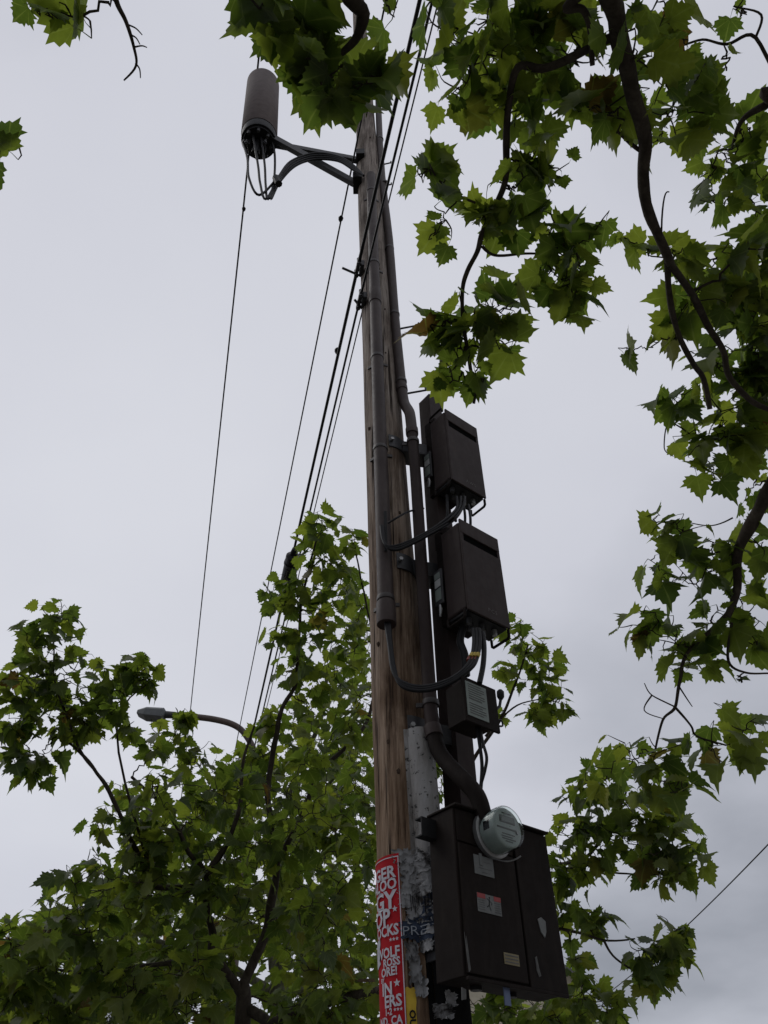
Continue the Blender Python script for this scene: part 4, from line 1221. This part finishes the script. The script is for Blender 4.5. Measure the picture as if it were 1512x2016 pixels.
class Tree:
    def __init__(self, name, label, base, leaf_m, bark, seed, leaf_len):
        self.root = thing(name, label, 'tree', base, 'plane trees along the street')
        self.rng = random.Random(seed)
        self.leaf_m, self.bark, self.s = leaf_m, bark, leaf_len
        self.nodes = []           # (point, radius)
        self.limbs, self.tw, self.leaves = [], MB(), []
        self.trunk = None
    def add_trunk(self, pts, rad):
        p = smooth_path(pts, 5)
        n = len(p)
        r = [rad[0] + (rad[1] - rad[0]) * i / (n - 1) for i in range(n)]
        p = [q + Vector((mnoise.noise(q * 2.1), mnoise.noise(q * 2.1 + Vector((9, 0, 0))), 0)) * r[i] * 0.25 for i, q in enumerate(p)]
        self.trunk = MB().tube(p, r, 14).build('trunk', self.bark, self.root, smooth=60)
        PINV[self.trunk.name] = PINV[self.root.name]
        self.nodes += [(q, r[i]) for i, q in enumerate(p)]
    def branch(self, pts, r0, r1, bark=None):
        p = smooth_path(pts, 6)
        n = len(p)
        r = [r0 + (r1 - r0) * i / (n - 1) for i in range(n)]
        q = []
        for i, x in enumerate(p):
            j = 0.012 * Vector((mnoise.noise(x * 6), mnoise.noise(x * 6 + Vector((5, 5, 5))), mnoise.noise(x * 6 + Vector((1, 7, 3)))))
            if 0 < i < n - 1: r[i] *= 1 + 0.16 * mnoise.noise(x * 13)
            q.append(x + j)
        o = MB().tube(q, r, 9).build('branch', bark or self.bark, self.trunk, smooth=60)
        o.matrix_parent_inverse = Matrix.Identity(4)
        self.nodes += [(x, r[i]) for i, x in enumerate(q)]
    def nearest(self, c, skip=0.0):
        best, bd = None, 1e9
        for x, r in self.nodes:
            d = (x - c).length
            # prefer reaching back towards thicker wood a little below
            d += max(0, x.z - c.z) * 0.15
            if d < bd:
                best, bd = (x, r), d
        return best
    def connect(self, c, r_end=0.003):
        x, r = self.nearest(c)
        d = (c - x).length
        if d < 0.03:
            return [x, c]
        rr = self.rng
        off = Vector((rr.uniform(-1, 1), rr.uniform(-1, 1), rr.uniform(-0.2, 0.9))) * d * 0.16
        off2 = Vector((rr.uniform(-1, 1), rr.uniform(-1, 1), rr.uniform(-0.4, 0.7))) * d * 0.10
        p = smooth_path([x, x.lerp(c, 0.4) + off, x.lerp(c, 0.75) + off2, c], 4)
        r0 = min(r * 0.75, 0.004 + 0.010 * d); n = len(p)
        rad = [max(r0 + (r_end - r0) * i / (n - 1), 0.0022) for i in range(n)]
        for i in range(1, n - 1):
            p[i] = p[i] + Vector((rr.uniform(-1, 1), rr.uniform(-1, 1), rr.uniform(-1, 1))) * 0.012
        self.tw.tube(p, rad, 5)
        self.nodes += [(q, rad[i]) for i, q in enumerate(p)]
        return p
    def clumps(self, specs):
        """each spec: pixel centre, half sizes in pixels, distance, leaf count"""
        specs = [(at(px, py, d), rx * d / FPX, ry * d / FPX, n, 1.12 if d < 2.9 else 1.0) for px, py, rx, ry, d, n in specs]
        self.clumps3(specs)
    def clumps3(self, specs):
        """grow outwards: always the clump next to the wood built so far"""
        todo = [[1e9, sp] for sp in specs]
        seen = 0
        while todo:
            new = self.nodes[seen:]; seen = len(self.nodes)
            for t in todo:
                c = t[1][0]; b = t[0]
                for x, r in new:
                    d = (x.x - c.x) ** 2 + (x.y - c.y) ** 2 + (x.z - c.z) ** 2
                    if d < b: b = d
                t[0] = b
            bi = min(range(len(todo)), key=lambda i: todo[i][0])
            self.fill(*todo.pop(bi)[1])
    def fill(self, c, rx, ry, n, big=1.0):
        rr = self.rng
        local = list(self.connect(c))
        local = local[len(local) // 2:]
        rz_ = (rx + ry) / 2
        sh = 0.10 * self.s
        ctrs = []
        axx, axy, axz = max(rx - sh, 0.025), max(ry - sh, 0.025), max(rz_ - sh * 0.4, 0.05)
        for j in range(n):
            for tries in range(14):
                while True:
                    u = Vector((rr.uniform(-1, 1), rr.uniform(-1, 1), rr.uniform(-1, 1)))
                    if u.length <= 1: break
                if rr.random() < 0.12: u = u.normalized() * rr.uniform(1.0, 1.4)
                ctr = c + CX * u.x * axx + CY * u.y * axy + CZ * u.z * axz
                # leaves spread so as not to shade one another
                if all(abs((ctr - k_).dot(CX)) + abs((ctr - k_).dot(CY)) > 0.72 * self.s or (ctr - k_).length > 1.3 * self.s for k_ in ctrs): break
            ctrs.append(ctr)
            s = big * self.s * rr.choice((0.5, 0.75, 0.9, 1.0, 1.05, 1.15)) * rr.uniform(0.9, 1.1)
            s0 = min(local, key=lambda a: (a - ctr).length)
            o_ = ctr - s0
            h = Vector((rr.gauss(0, 1), rr.gauss(0, 1), 0)) * 0.42 + (o_.normalized() if o_.length > 1e-4 else Vector((0, 0, 0)))
            h.z *= 0.5
            h = h.normalized() if h.length > 1e-4 else Vector((1, 0, 0))
            dr = (h + Vector((0, 0, rr.uniform(-0.95, 0.05)))).normalized()
            nn = Vector((rr.gauss(0, 0.5), rr.gauss(0, 0.5), 1.0))
            nn = nn - dr * nn.dot(dr)
            nn = nn.normalized() if nn.length > 0.1 else dr.orthogonal().normalized()
            x = dr.cross(nn)
            q = ctr - dr * (PET + 0.42) * s
            st = min(local, key=lambda a: (a - q).length)
            d = (q - st).length
            if d > 0.012:
                mid = st.lerp(q, 0.5) + Vector((rr.uniform(-1, 1), rr.uniform(-1, 1), rr.uniform(-0.6, 0.6))) * d * 0.18
                tp_ = smooth_path([st, mid, q], 3) if d > 0.06 else [st, mid, q]
                self.tw.tube(tp_, [0.0034 + (0.0017 - 0.0034) * i / (len(tp_) - 1) for i in range(len(tp_))], 4)
                local += tp_[1:]
            self.leaves.append((Matrix((x, dr, nn)).transposed(), q, s, rr.randrange(len(LEAVES))))
    def finish(self, keep=300):
        t = self.tw.build('twigs', 'twig', self.trunk)
        t.matrix_parent_inverse = Matrix.Identity(4)
        t['kind'] = 'stuff'
        def score(L):
            B, q, s, k = L
            pr_ = proj(q + B @ Vector((0, s * 0.85, 0)))
            if pr_ is None or not (-30 < pr_[0] < 1542 and -30 < pr_[1] < 2046): return 0
            return s / pr_[2]
        ls = sorted(self.leaves, key=score, reverse=True)
        vis = [L for L in ls[:keep] if score(L) > 0]
        rest = ls[len(vis):]
        data = leaf_mesh_data('leaf', self.leaf_m)
        V, F, U = [], [], []
        for B, q, s, k in rest:
            vs, f, uv = LEAVES[k]
            o = len(V)
            for v in vs:
                V.append(tuple(q + B @ (Vector(v) * s)))
            F += [(a + o, b + o, c + o) for a, b, c in f]
            U += uv
        crown = None
        me = bpy.data.meshes.new('crown')
        me.from_pydata(V, [], F)
        ul = me.uv_layers.new(name='UVMap')
        li = [0] * len(me.loops); me.loops.foreach_get('vertex_index', li)
        ul.data.foreach_set('uv', [c for i in li for c in U[i]])
        me.materials.append(M[self.leaf_m]); me.shade_smooth()
        crown = link('crown', me, self.root)
        crown['kind'] = 'stuff'
        for B, q, s, k in vis:
            o = bpy.data.objects.new('leaf', data[k])
            COL.objects.link(o)
            o.parent = crown
            m4 = Matrix.Translation(q) @ B.to_4x4() @ Matrix.Diagonal((s, s, s, 1))
            o.matrix_basis = m4
        print('TREE', self.root.name, 'leaves', len(self.leaves), 'single', len(vis))
def in_poly(x, y, poly):
    c = False
    j = len(poly) - 1
    for i in range(len(poly)):
        xi, yi = poly[i]; xj, yj = poly[j]
        if (yi > y) != (yj > y) and x < (xj - xi) * (y - yi) / (yj - yi) + xi: c = not c
        j = i
    return c
def scatter(poly, step, rng, d0, d1, rad, n0, n1, skip=0.0):
    xs = [p[0] for p in poly]; ys = [p[1] for p in poly]
    o_ = []
    y = min(ys)
    while y < max(ys):
        x = min(xs)
        while x < max(xs):
            px, py = x + rng.uniform(-0.5, 0.5) * step, y + rng.uniform(-0.5, 0.5) * step
            if in_poly(px, py, poly) and rng.random() > skip:
                o_.append((px, py, rad * rng.uniform(0.8, 1.2), rad * rng.uniform(0.7, 1.1), rng.uniform(d0, d1), rng.randint(n0, n1)))
            x += step
        y += step
    return o_

# ---- tree A: near plane tree at the right, out of frame, its limbs hanging into the view
TA = Tree('plane_tree', 'near plane tree whose large-leaved limbs hang into the top and right', Vector((3.3, 0.9, 0)), 'leaf', 'bark', 1, 0.104)
TA.add_trunk([(3.3, 0.9, -0.1), (3.25, 0.95, 1.6), (3.1, 1.0, 3.0), (2.9, 1.05, 4.4)], (0.2, 0.13))
p1 = at(1215, -60, 3.0)
TA.branch([(3.0, 1.0, 4.0), (2.2, 0.8, 5.0), (1.4, 0.7, 4.9), p1, at(1215, 40, 3.0), at(1240, 160, 3.05), at(1270, 270, 3.1), at(1265, 350, 3.15), at(1290, 450, 3.2), at(1320, 520, 3.25)], 0.04, 0.016)
TA.branch([at(1312, 505, 3.25), at(1318, 570, 3.28), at(1335, 650, 3.3), at(1365, 715, 3.3), at(1385, 745, 3.3), at(1395, 800, 3.3)], 0.0125, 0.010)
TA.branch([at(1320, 520, 3.25), at(1360, 570, 3.3), at(1392, 640, 3.35), at(1425, 690, 3.4), at(1437, 740, 3.4), at(1470, 785, 3.45), at(1530, 810, 3.5)], 0.015, 0.010)
TA.branch([at(1225, 70, 3.0), at(1153, 102, 3.05), at(1066, 131, 3.1), at(1016, 133, 3.1), at(1000, 215, 3.1), at(995, 315, 3.1), at(988, 368, 3.1), at(969, 416, 3.1), at(947, 460, 3.1), at(938, 494, 3.1), at(920, 533, 3.1), at(911, 580, 3.1), at(918, 660, 3.12), at(926, 726, 3.13), at(940, 757, 3.14), at(934, 795, 3.15)], 0.015, 0.006)
TA.branch([at(947, 484, 3.1), at(974, 501, 3.1), at(1032, 501, 3.12), at(1090, 503, 3.15)], 0.0065, 0.004)
TA.branch([at(935, 400, 3.1), at(867, 358, 3.05), at(843, 322, 3.0)], 0.005, 0.003)
TA.branch([at(1180, -40, 3.0), at(1120, 10, 3.0), at(1148, 18, 3.0), at(1164, 60, 3.0), at(1168, 130, 3.0)], 0.018, 0.008)
TA.branch([at(1265, 300, 3.12), at(1240, 285, 3.12), at(1215, 262, 3.12)], 0.008, 0.005)
TA.branch([(2.95, 1.05, 4.2), (2.6, 1.9, 4.6), at(1560, 860, 3.9), at(1525, 940, 3.85), at(1482, 1030, 3.8), at(1452, 1085, 3.8), at(1448, 1160, 3.8), at(1432, 1215, 3.8)], 0.045, 0.014)
TA.branch([at(1440, 1200, 3.8), at(1350, 1290, 3.85), at(1338, 1340, 3.9), at(1330, 1392, 3.95), at(1302, 1420, 4.0), at(1290, 1475, 4.05)], 0.010, 0.005)
TA.branch([at(1330, 1392, 3.95), at(1358, 1428, 4.0), at(1372, 1448, 4.05), at(1432, 1470, 4.1)], 0.006, 0.004)
TA.branch([at(1440, 1225, 3.8), at(1434, 1300, 3.8), at(1465, 1325, 3.8), at(1515, 1328, 3.8)], 0.007, 0.004)
TA.branch([(3.0, 1.0, 4.1), (2.6, 1.5, 4.9), at(1540, 190, 3.6), at(1512, 205, 3.6), at(1462, 235, 3.6), at(1440, 285, 3.6)], 0.03, 0.005)
TA.branch([at(1540, 190, 3.6), at(1490, 75, 3.5), at(1430, 85, 3.5), at(1380, 75, 3.45), at(1330, 92, 3.4)], 0.008, 0.003)
TA.branch([at(1490, 75, 3.5), at(1500, 30, 3.5), at(1445, 10, 3.5)], 0.005, 0.003)
TA.branch([(2.9, 1.0, 4.35), (1.8, 0.4, 5.2), (0.6, 0.5, 4.9), at(712, -60, 2.65), at(717, 25, 2.65), at(700, 80, 2.65), at(650, 120, 2.65)], 0.05, 0.006)
TA.branch([(0.6, 0.5, 4.9), (-0.5, 0.45, 4.6), at(215, -60, 2.75)], 0.03, 0.009)
TA.branch([at(215, -60, 2.75), at(230, 3, 2.75), at(250, 45, 2.75), at(262, 95, 2.75), at(265, 130, 2.75), at(243, 158, 2.75)], 0.009, 0.0022)
TA.branch([(-0.5, 0.45, 4.6), at(-140, -40, 2.9), at(-120, 150, 2.95), at(-60, 290, 2.95)], 0.02, 0.004)
for a, b in (((262, 95), (289, 96)), ((250, 50), (282, 72)), ((264, 125), (274, 153)), ((255, 70), (275, 90))):
    TA.branch([at(*a, 2.75), at((a[0] + b[0]) / 2 + 3, (a[1] + b[1]) / 2 - 3, 2.75), at(*b, 2.75)], 0.003, 0.0015)
for pts in (((1330, 1392), (1282, 1370), (1268, 1345)), ((1282, 1370), (1268, 1400), (1310, 1418)), ((1335, 1350), (1365, 1390)), ((1365, 860), (1320, 830), (1308, 880), (1325, 900)), ((1440, 1020), (1400, 1035), (1360, 1030)), ((1300, 470), (1310, 390), (1320, 380))):
    TA.branch([at(x, y, 3.85 if y > 600 else 3.2) for x, y in pts], 0.004, 0.002)
A = []
A += [(515, 15, 45, 34, 2.6, 4), (575, 50, 62, 50, 2.65, 8), (612, 115, 52, 55, 2.6, 8), (630, 190, 45, 42, 2.55, 5), (590, 170, 26, 36, 2.65, 3), (690, 150, 34, 34, 2.7, 3), (750, 150, 42, 42, 2.6, 6), (620, 28, 48, 40, 2.7, 6), (705, 175, 36, 26, 2.6, 3), (765, 12, 20, 16, 2.9, 1)]
A += [(78, 22, 34, 24, 2.75, 3), (135, 20, 32, 24, 2.75, 3), (8, 272, 12, 14, 3.0, 2), (-12, 345, 12, 10, 3.0, 1)]
A += [(875, 60, 40, 60, 3.2, 8), (925, 130, 70, 60, 3.15, 11), (890, 200, 55, 45, 3.15, 5), (985, 210, 55, 55, 3.2, 8), (1050, 215, 65, 55, 3.2, 10), (960, 40, 65, 55, 3.2, 10), (1050, 60, 80, 65, 3.2, 13), (1140, 90, 60, 60, 3.15, 8), (1175, 215, 50, 60, 3.2, 9), (1255, 120, 75, 75, 3.0, 10), (1220, 210, 50, 45, 3.15, 6), (1310, 15, 70, 40, 3.2, 8), (1335, 70, 50, 40, 3.3, 5), (1365, 145, 45, 35, 3.4, 4), (1430, 140, 45, 35, 3.5, 2), (1330, 200, 70, 60, 3.3, 12), (1300, 265, 50, 50, 3.3, 6), (1390, 230, 45, 45, 3.4, 6), (1120, 150, 70, 50, 3.25, 8), (1010, 130, 60, 50, 3.25, 7), (1090, 0, 70, 40, 3.2, 8), (1460, 30, 40, 30, 3.6, 2)]
A += [(835, 340, 38, 36, 3.05, 4), (880, 330, 30, 30, 3.1, 3), (1085, 330, 50, 60, 3.1, 6), (1015, 370, 50, 55, 3.1, 9), (1040, 310, 45, 40, 3.1, 4), (870, 440, 24, 55, 3.05, 4), (850, 470, 30, 20, 3.05, 1), (945, 425, 45, 35, 3.1, 5), (1000, 440, 45, 40, 3.1, 5)]
A += [(1125, 500, 62, 66, 3.15, 15), (1080, 450, 50, 40, 3.15, 6), (1185, 445, 24, 24, 3.15, 2), (1130, 580, 45, 42, 3.15, 10), (1080, 540, 50, 40, 3.15, 6)]
A += [(850, 640, 45, 50, 3.1, 7), (925, 625, 65, 55, 3.1, 9), (1000, 600, 60, 65, 3.12, 10), (895, 690, 55, 40, 3.1, 8), (975, 670, 55, 50, 3.12, 7), (885, 755, 34, 20, 3.15, 3), (950, 745, 25, 30, 3.15, 3), (930, 775, 14, 20, 3.15, 1)]
A += [(1250, 480, 40, 30, 3.4, 5), (1335, 500, 55, 40, 3.4, 7), (1350, 600, 55, 60, 3.4, 9), (1385, 560, 50, 40, 3.5, 6), (1236, 690, 24, 25, 3.4, 2), (1272, 685, 18, 25, 3.4, 1), (1330, 665, 40, 35, 3.4, 4), (1475, 490, 45, 45, 3.3, 6), (1485, 400, 40, 55, 3.7, 10), (1440, 330, 50, 40, 3.7, 9), (1395, 350, 40, 40, 3.6, 5), (1475, 260, 40, 40, 3.7, 6), (1420, 410, 40, 35, 3.5, 5), (1480, 600, 45, 55, 3.7, 11), (1430, 640, 45, 40, 3.7, 7), (1475, 690, 50, 45, 3.7, 11), (1495, 770, 40, 45, 3.7, 9), (1410, 510, 40, 35, 3.6, 5), (1500, 640, 40, 50, 3.6, 9), (1495, 540, 35, 40, 3.7, 8), (1440, 580, 40, 35, 3.6, 6), (1400, 720, 40, 35, 3.6, 6), (1505, 720, 35, 40, 3.7, 8), (1505, 460, 30, 40, 3.7, 7), (1450, 740, 40, 35, 3.7, 7)]
A += [(1340, 790, 45, 40, 3.75, 8), (1420, 810, 65, 55, 3.75, 12), (1385, 880, 55, 45, 3.75, 9), (1470, 870, 50, 55, 3.8, 13), (1430, 860, 50, 45, 3.7, 9), (1500, 830, 35, 40, 3.85, 8), (1400, 945, 45, 35, 3.8, 6), (1485, 950, 40, 45, 3.9, 6), (1285, 1025, 36, 32, 3.75, 3), (1340, 1050, 50, 40, 3.75, 6), (1390, 1085, 45, 40, 3.8, 6), (1295, 1130, 42, 45, 3.75, 6), (1370, 1150, 55, 45, 3.8, 9), (1450, 1120, 50, 50, 3.85, 8), (1505, 1080, 40, 50, 3.9, 6), (1262, 1235, 42, 45, 3.75, 7), (1330, 1265, 65, 55, 3.8, 11), (1400, 1225, 55, 50, 3.8, 9), (1485, 1215, 45, 55, 3.9, 9), (1350, 1310, 60, 32, 3.85, 7), (1490, 1270, 40, 28, 3.9, 4), (1455, 1342, 16, 14, 3.8, 1)]
A += [(1470, 1435, 48, 45, 4.1, 8), (1400, 1475, 50, 35, 4.1, 7), (1300, 1480, 45, 32, 4.05, 7), (1245, 1500, 50, 40, 4.1, 9), (1345, 1555, 48, 50, 4.1, 8), (1480, 1500, 40, 30, 4.1, 3), (1300, 1540, 45, 40, 4.15, 7), (1195, 1530, 40, 40, 4.4, 8)]
TA.clumps([(x, y, rx * 1.08, ry * 1.08, d, n) for x, y, rx, ry, d, n in A])
# unseen crown above and behind the viewer, added to shade the box fronts
rc = random.Random(4)
back = []
while len(back) < 150:
    p = Vector((rc.uniform(-1.6, 6.2), rc.uniform(-3.8, 3.2), rc.uniform(3.6, 7.6)))
    q = (p - Vector((2.6, -0.3, 5.2)))
    if (q.x / 3.9) ** 2 + (q.y / 3.4) ** 2 + (q.z / 2.4) ** 2 > 1: continue
    pr_ = proj(p)
    if pr_ and -260 < pr_[0] < 1780 and -260 < pr_[1] < 2300: continue
    back.append((p, 0.45, 0.45, 24))
TA.branch([(2.95, 1.0, 4.3), (2.6, -0.3, 5.2), (1.8, -1.4, 5.9)], 0.09, 0.02)
TA.branch([(2.95, 1.0, 4.2), (3.6, 0.2, 5.4), (4.4, -0.8, 6.2)], 0.09, 0.02)
TA.clumps3(back)
TA.finish()

# ---- tree B: street tree left behind the pole
tb = at(476, 2040, 6.2)
TB = Tree('plane_tree', 'nearer dark-limbed plane tree forking low, left behind the pole', Vector((tb.x, tb.y, 0)), 'leaf', 'bark', 2, 0.104)
TB.add_trunk([(tb.x + 0.03, tb.y, -0.1), (tb.x, tb.y, 1.2), at(478, 2000, 6.2), at(474, 1948, 6.2)], (0.075, 0.042))
f0 = at(474, 1955, 6.2)
TB.branch([f0, at(440, 1908, 6.15), at(417, 1872, 6.1), at(420, 1835, 6.1), at(407, 1785, 6.05), at(404, 1720, 6.0), at(372, 1679, 5.9), at(330, 1600, 5.8), at(260, 1530, 5.8)], 0.032, 0.010)
TB.branch([at(404, 1720, 6.0), at(440, 1674, 6.0), at(470, 1600, 6.0), at(480, 1500, 6.0), at(500, 1430, 6.0)], 0.025, 0.008)
TB.branch([f0, at(482, 1930, 6.2), at(514, 1865, 6.2), at(533, 1787, 6.2), at(545, 1709, 6.15), at(534, 1640, 6.1), at(528, 1560, 6.1), at(540, 1468, 6.1), at(555, 1395, 6.1), at(582, 1341, 6.1), at(588, 1258, 6.1), at(600, 1150, 6.1), at(625, 1060, 6.1)], 0.038, 0.007)
TB.branch([at(548, 1690, 6.15), at(602, 1590, 6.2), at(626, 1522, 6.2), at(709, 1444, 6.3), at(736, 1376, 6.4), at(745, 1300, 6.4), at(720, 1180, 6.4), at(700, 1080, 6.3)], 0.022, 0.006)
TB.branch([at(485, 1985, 6.2), at(540, 2012, 6.0), at(607, 1978, 6.0), at(700, 1958, 6.1), at(800, 1930, 6.4), at(900, 1850, 6.6), at(960, 1700, 6.8)], 0.036, 0.02)
TB.branch([at(900, 1850, 6.6), at(900, 1640, 6.7), at(930, 1500, 6.7), at(985, 1420, 6.6), at(1020, 1330, 6.6), at(1040, 1270, 6.6)], 0.022, 0.006)
TB.branch([at(955, 1450, 6.65), at(1010, 1395, 6.6), at(1060, 1375, 6.6)], 0.010, 0.004)
TB.branch([at(960, 1700, 6.8), at(1060, 1700, 6.2), at(1150, 1690, 5.8), at(1210, 1610, 5.6), at(1235, 1560, 5.5)], 0.018, 0.006)
TB.branch([at(900, 1850, 6.6), at(1060, 1830, 6.0), at(1115, 1830, 5.7), at(1190, 1850, 5.6), at(1250, 1848, 5.6)], 0.016, 0.004)
TB.branch([at(1190, 1850, 5.6), at(1215, 1885, 5.6), at(1265, 1920, 5.6)], 0.009, 0.004)
TB.branch([at(1150, 1700, 5.8), at(1220, 1720, 5.6), at(1300, 1720, 5.5)], 0.007, 0.004)
TB.branch([at(404, 1740, 6.0), at(303, 1745, 5.9), at(274, 1690, 5.8), at(216, 1558, 5.7), at(186, 1517, 5.7), at(147, 1469, 5.7), at(112, 1450, 5.7)], 0.02, 0.007)
TB.branch([at(186, 1517, 5.7), at(160, 1480, 5.7), at(110, 1350, 5.7), at(105, 1250, 5.7)], 0.012, 0.004)
TB.branch([at(303, 1750, 5.9), at(230, 1440, 5.7), at(290, 1345, 5.7)], 0.010, 0.004)
TB.branch([at(425, 1880, 6.1), at(313, 1899, 6.0), at(235, 1909, 5.9), at(196, 1922, 5.9), at(60, 1900, 5.9)], 0.02, 0.006)
B = []
B += [(640, 1035, 42, 32, 6.1, 9), (615, 1080, 42, 40, 6.1, 10), (695, 1070, 30, 35, 6.3, 8), (650, 1110, 45, 40, 6.1, 12), (590, 1150, 48, 36, 6.1, 12), (670, 1150, 40, 45, 6.2, 12), (552, 1185, 40, 38, 6.1, 11), (635, 1200, 55, 40, 6.15, 14), (705, 1200, 25, 55, 6.4, 9), (555, 1255, 36, 28, 6.1, 7), (610, 1265, 50, 40, 6.1, 12), (690, 1275, 38, 45, 6.4, 11), (575, 1320, 42, 36, 6.1, 10), (650, 1330, 55, 45, 6.3, 13), (705, 1370, 28, 45, 6.4, 8), (605, 1390, 45, 40, 6.2, 10)]
B += [(105, 1225, 48, 34, 5.7, 13), (85, 1275, 52, 40, 5.7, 14), (50, 1335, 48, 36, 5.7, 13), (135, 1325, 55, 42, 5.7, 15), (55, 1395, 52, 40, 5.7, 15), (125, 1405, 60, 42, 5.7, 15), (215, 1345, 38, 32, 5.7, 10), (275, 1310, 28, 28, 5.7, 7), (282, 1345, 26, 26, 5.7, 8), (205, 1400, 42, 34, 5.7, 11), (160, 1440, 45, 25, 5.7, 8), (35, 1440, 35, 20, 5.7, 6), (70, 1500, 48, 18, 5.7, 8), (25, 1485, 26, 18, 5.7, 5), (60, 1530, 40, 16, 5.7, 6), (250, 1440, 20, 18, 5.7, 3)]
B += [(362, 1418, 22, 22, 6.0, 5), (345, 1450, 40, 35, 6.0, 9), (300, 1480, 36, 30, 5.8, 7), (375, 1500, 45, 30, 5.9, 9), (478, 1500, 35, 30, 6.5, 8), (530, 1430, 26, 28, 6.1, 6)]
rb = random.Random(8)
polyB = [(225, 1590), (300, 1530), (430, 1520), (480, 1520), (560, 1450), (735, 1400), (735, 2060), (-20, 2060), (-20, 1870), (60, 1830), (120, 1790), (200, 1700)]
B += scatter(polyB, 56, rb, 5.2, 7.4, 52, 12, 16, 0.05)
B += [(1010, 1250, 24, 36, 6.6, 9), (1045, 1290, 34, 34, 6.6, 11), (1080, 1330, 30, 34, 6.6, 9), (1095, 1380, 38, 34, 6.6, 12), (1060, 1405, 36, 25, 6.6, 9), (1000, 1320, 28, 28, 6.6, 7), (985, 1412, 14, 14, 6.6, 2)]
B += [(870, 1490, 18, 40, 6.7, 6), (868, 1560, 14, 36, 6.7, 4)]
B += [(1170, 1555, 45, 40, 5.5, 15), (1255, 1590, 55, 45, 5.5, 18), (1140, 1630, 42, 50, 5.6, 18), (1225, 1650, 60, 50, 5.5, 21), (1310, 1645, 50, 45, 5.4, 17), (1350, 1690, 46, 36, 5.4, 15), (1295, 1720, 50, 40, 5.4, 17), (1115, 1710, 36, 50, 5.7, 15), (1180, 1710, 40, 40, 5.6, 7), (1105, 1790, 26, 36, 5.7, 7), (1165, 1825, 38, 25, 5.6, 6), (1195, 1800, 24, 20, 5.6, 3), (1320, 1855, 32, 38, 5.6, 14), (1280, 1895, 45, 36, 5.6, 14), (1290, 1935, 32, 26, 5.6, 6), (1340, 1840, 20, 20, 5.6, 4)]
B += [(1150, 1965, 55, 36, 5.8, 17), (1050, 1995, 55, 26, 6.0, 10), (950, 2000, 50, 24, 6.2, 9), (1205, 1985, 38, 34, 5.8, 8), (1135, 1890, 26, 30, 5.8, 5), (1000, 1985, 50, 24, 6.1, 8), (1110, 2030, 60, 30, 5.9, 9)]
B = [b for b in B if not (425 < b[0] < 585 and 1835 < b[1] < 2050 and 5.1 < b[4])] + [(560, 1985, 34, 30, 6.6, 6), (440, 1990, 20, 24, 6.8, 4), (520, 1960, 14, 16, 6.7, 2)]
TB.clumps([(x, y, rx * 1.04, ry * 1.04, d, n) for x, y, rx, ry, d, n in [(a, b, c, e, f, round(g * 1.6)) for a, b, c, e, f, g in B]])
TB.finish()

# ---- tree C: paler plane tree farther down the street
tcb = at(552, 2040, 9.6)
TC = Tree('plane_tree', 'farther pale-limbed plane tree filling the gaps behind the dark-limbed one', Vector((tcb.x, tcb.y, 0)), 'leaf_far', 'bark_pale', 3, 0.128)
TC.add_trunk([(tcb.x, tcb.y, -0.1), (tcb.x, tcb.y, 1.6), at(550, 2000, 9.6), at(548, 1930, 9.6)], (0.15, 0.10))
TC.branch([at(548, 1940, 9.6), at(534, 1860, 9.6), at(540, 1797, 9.6), at(548, 1700, 9.6), at(570, 1560, 9.6), at(630, 1420, 9.6), at(645, 1310, 9.6)], 0.06, 0.02)
TC.branch([at(548, 1930, 9.6), at(566, 1840, 9.6), at(584, 1757, 9.6), at(604, 1650, 9.6), at(640, 1560, 9.7), at(690, 1480, 9.8)], 0.06, 0.015)
TC.branch([at(548, 1960, 9.6), at(440, 1900, 9.4), at(300, 1850, 9.2), at(150, 1790, 9.2), at(40, 1880, 9.2)], 0.05, 0.012)
TC.branch([at(550, 1970, 9.6), at(700, 1900, 9.8), at(860, 1880, 10)], 0.04, 0.012)
polyC = [(150, 1720), (280, 1690), (300, 1580), (470, 1520), (600, 1390), (620, 1250), (700, 1120), (738, 1120), (738, 2060), (-20, 2060), (-20, 1850), (40, 1830), (110, 1810)]
CC = scatter(polyC, 62, random.Random(14), 8.6, 11.2, 50, 20, 27, 0.06)
CC = [c for c in CC if not (430 < c[0] < 580 and 1840 < c[1] < 2050 and (int(c[0] * 7 + c[1]) % 10) < 7)]
CC += scatter([(880, 1960), (1240, 1960), (1240, 2060), (880, 2060)], 60, random.Random(15), 9.5, 11, 40, 8, 12, 0.3)
TC.clumps(CC)
TC.finish()
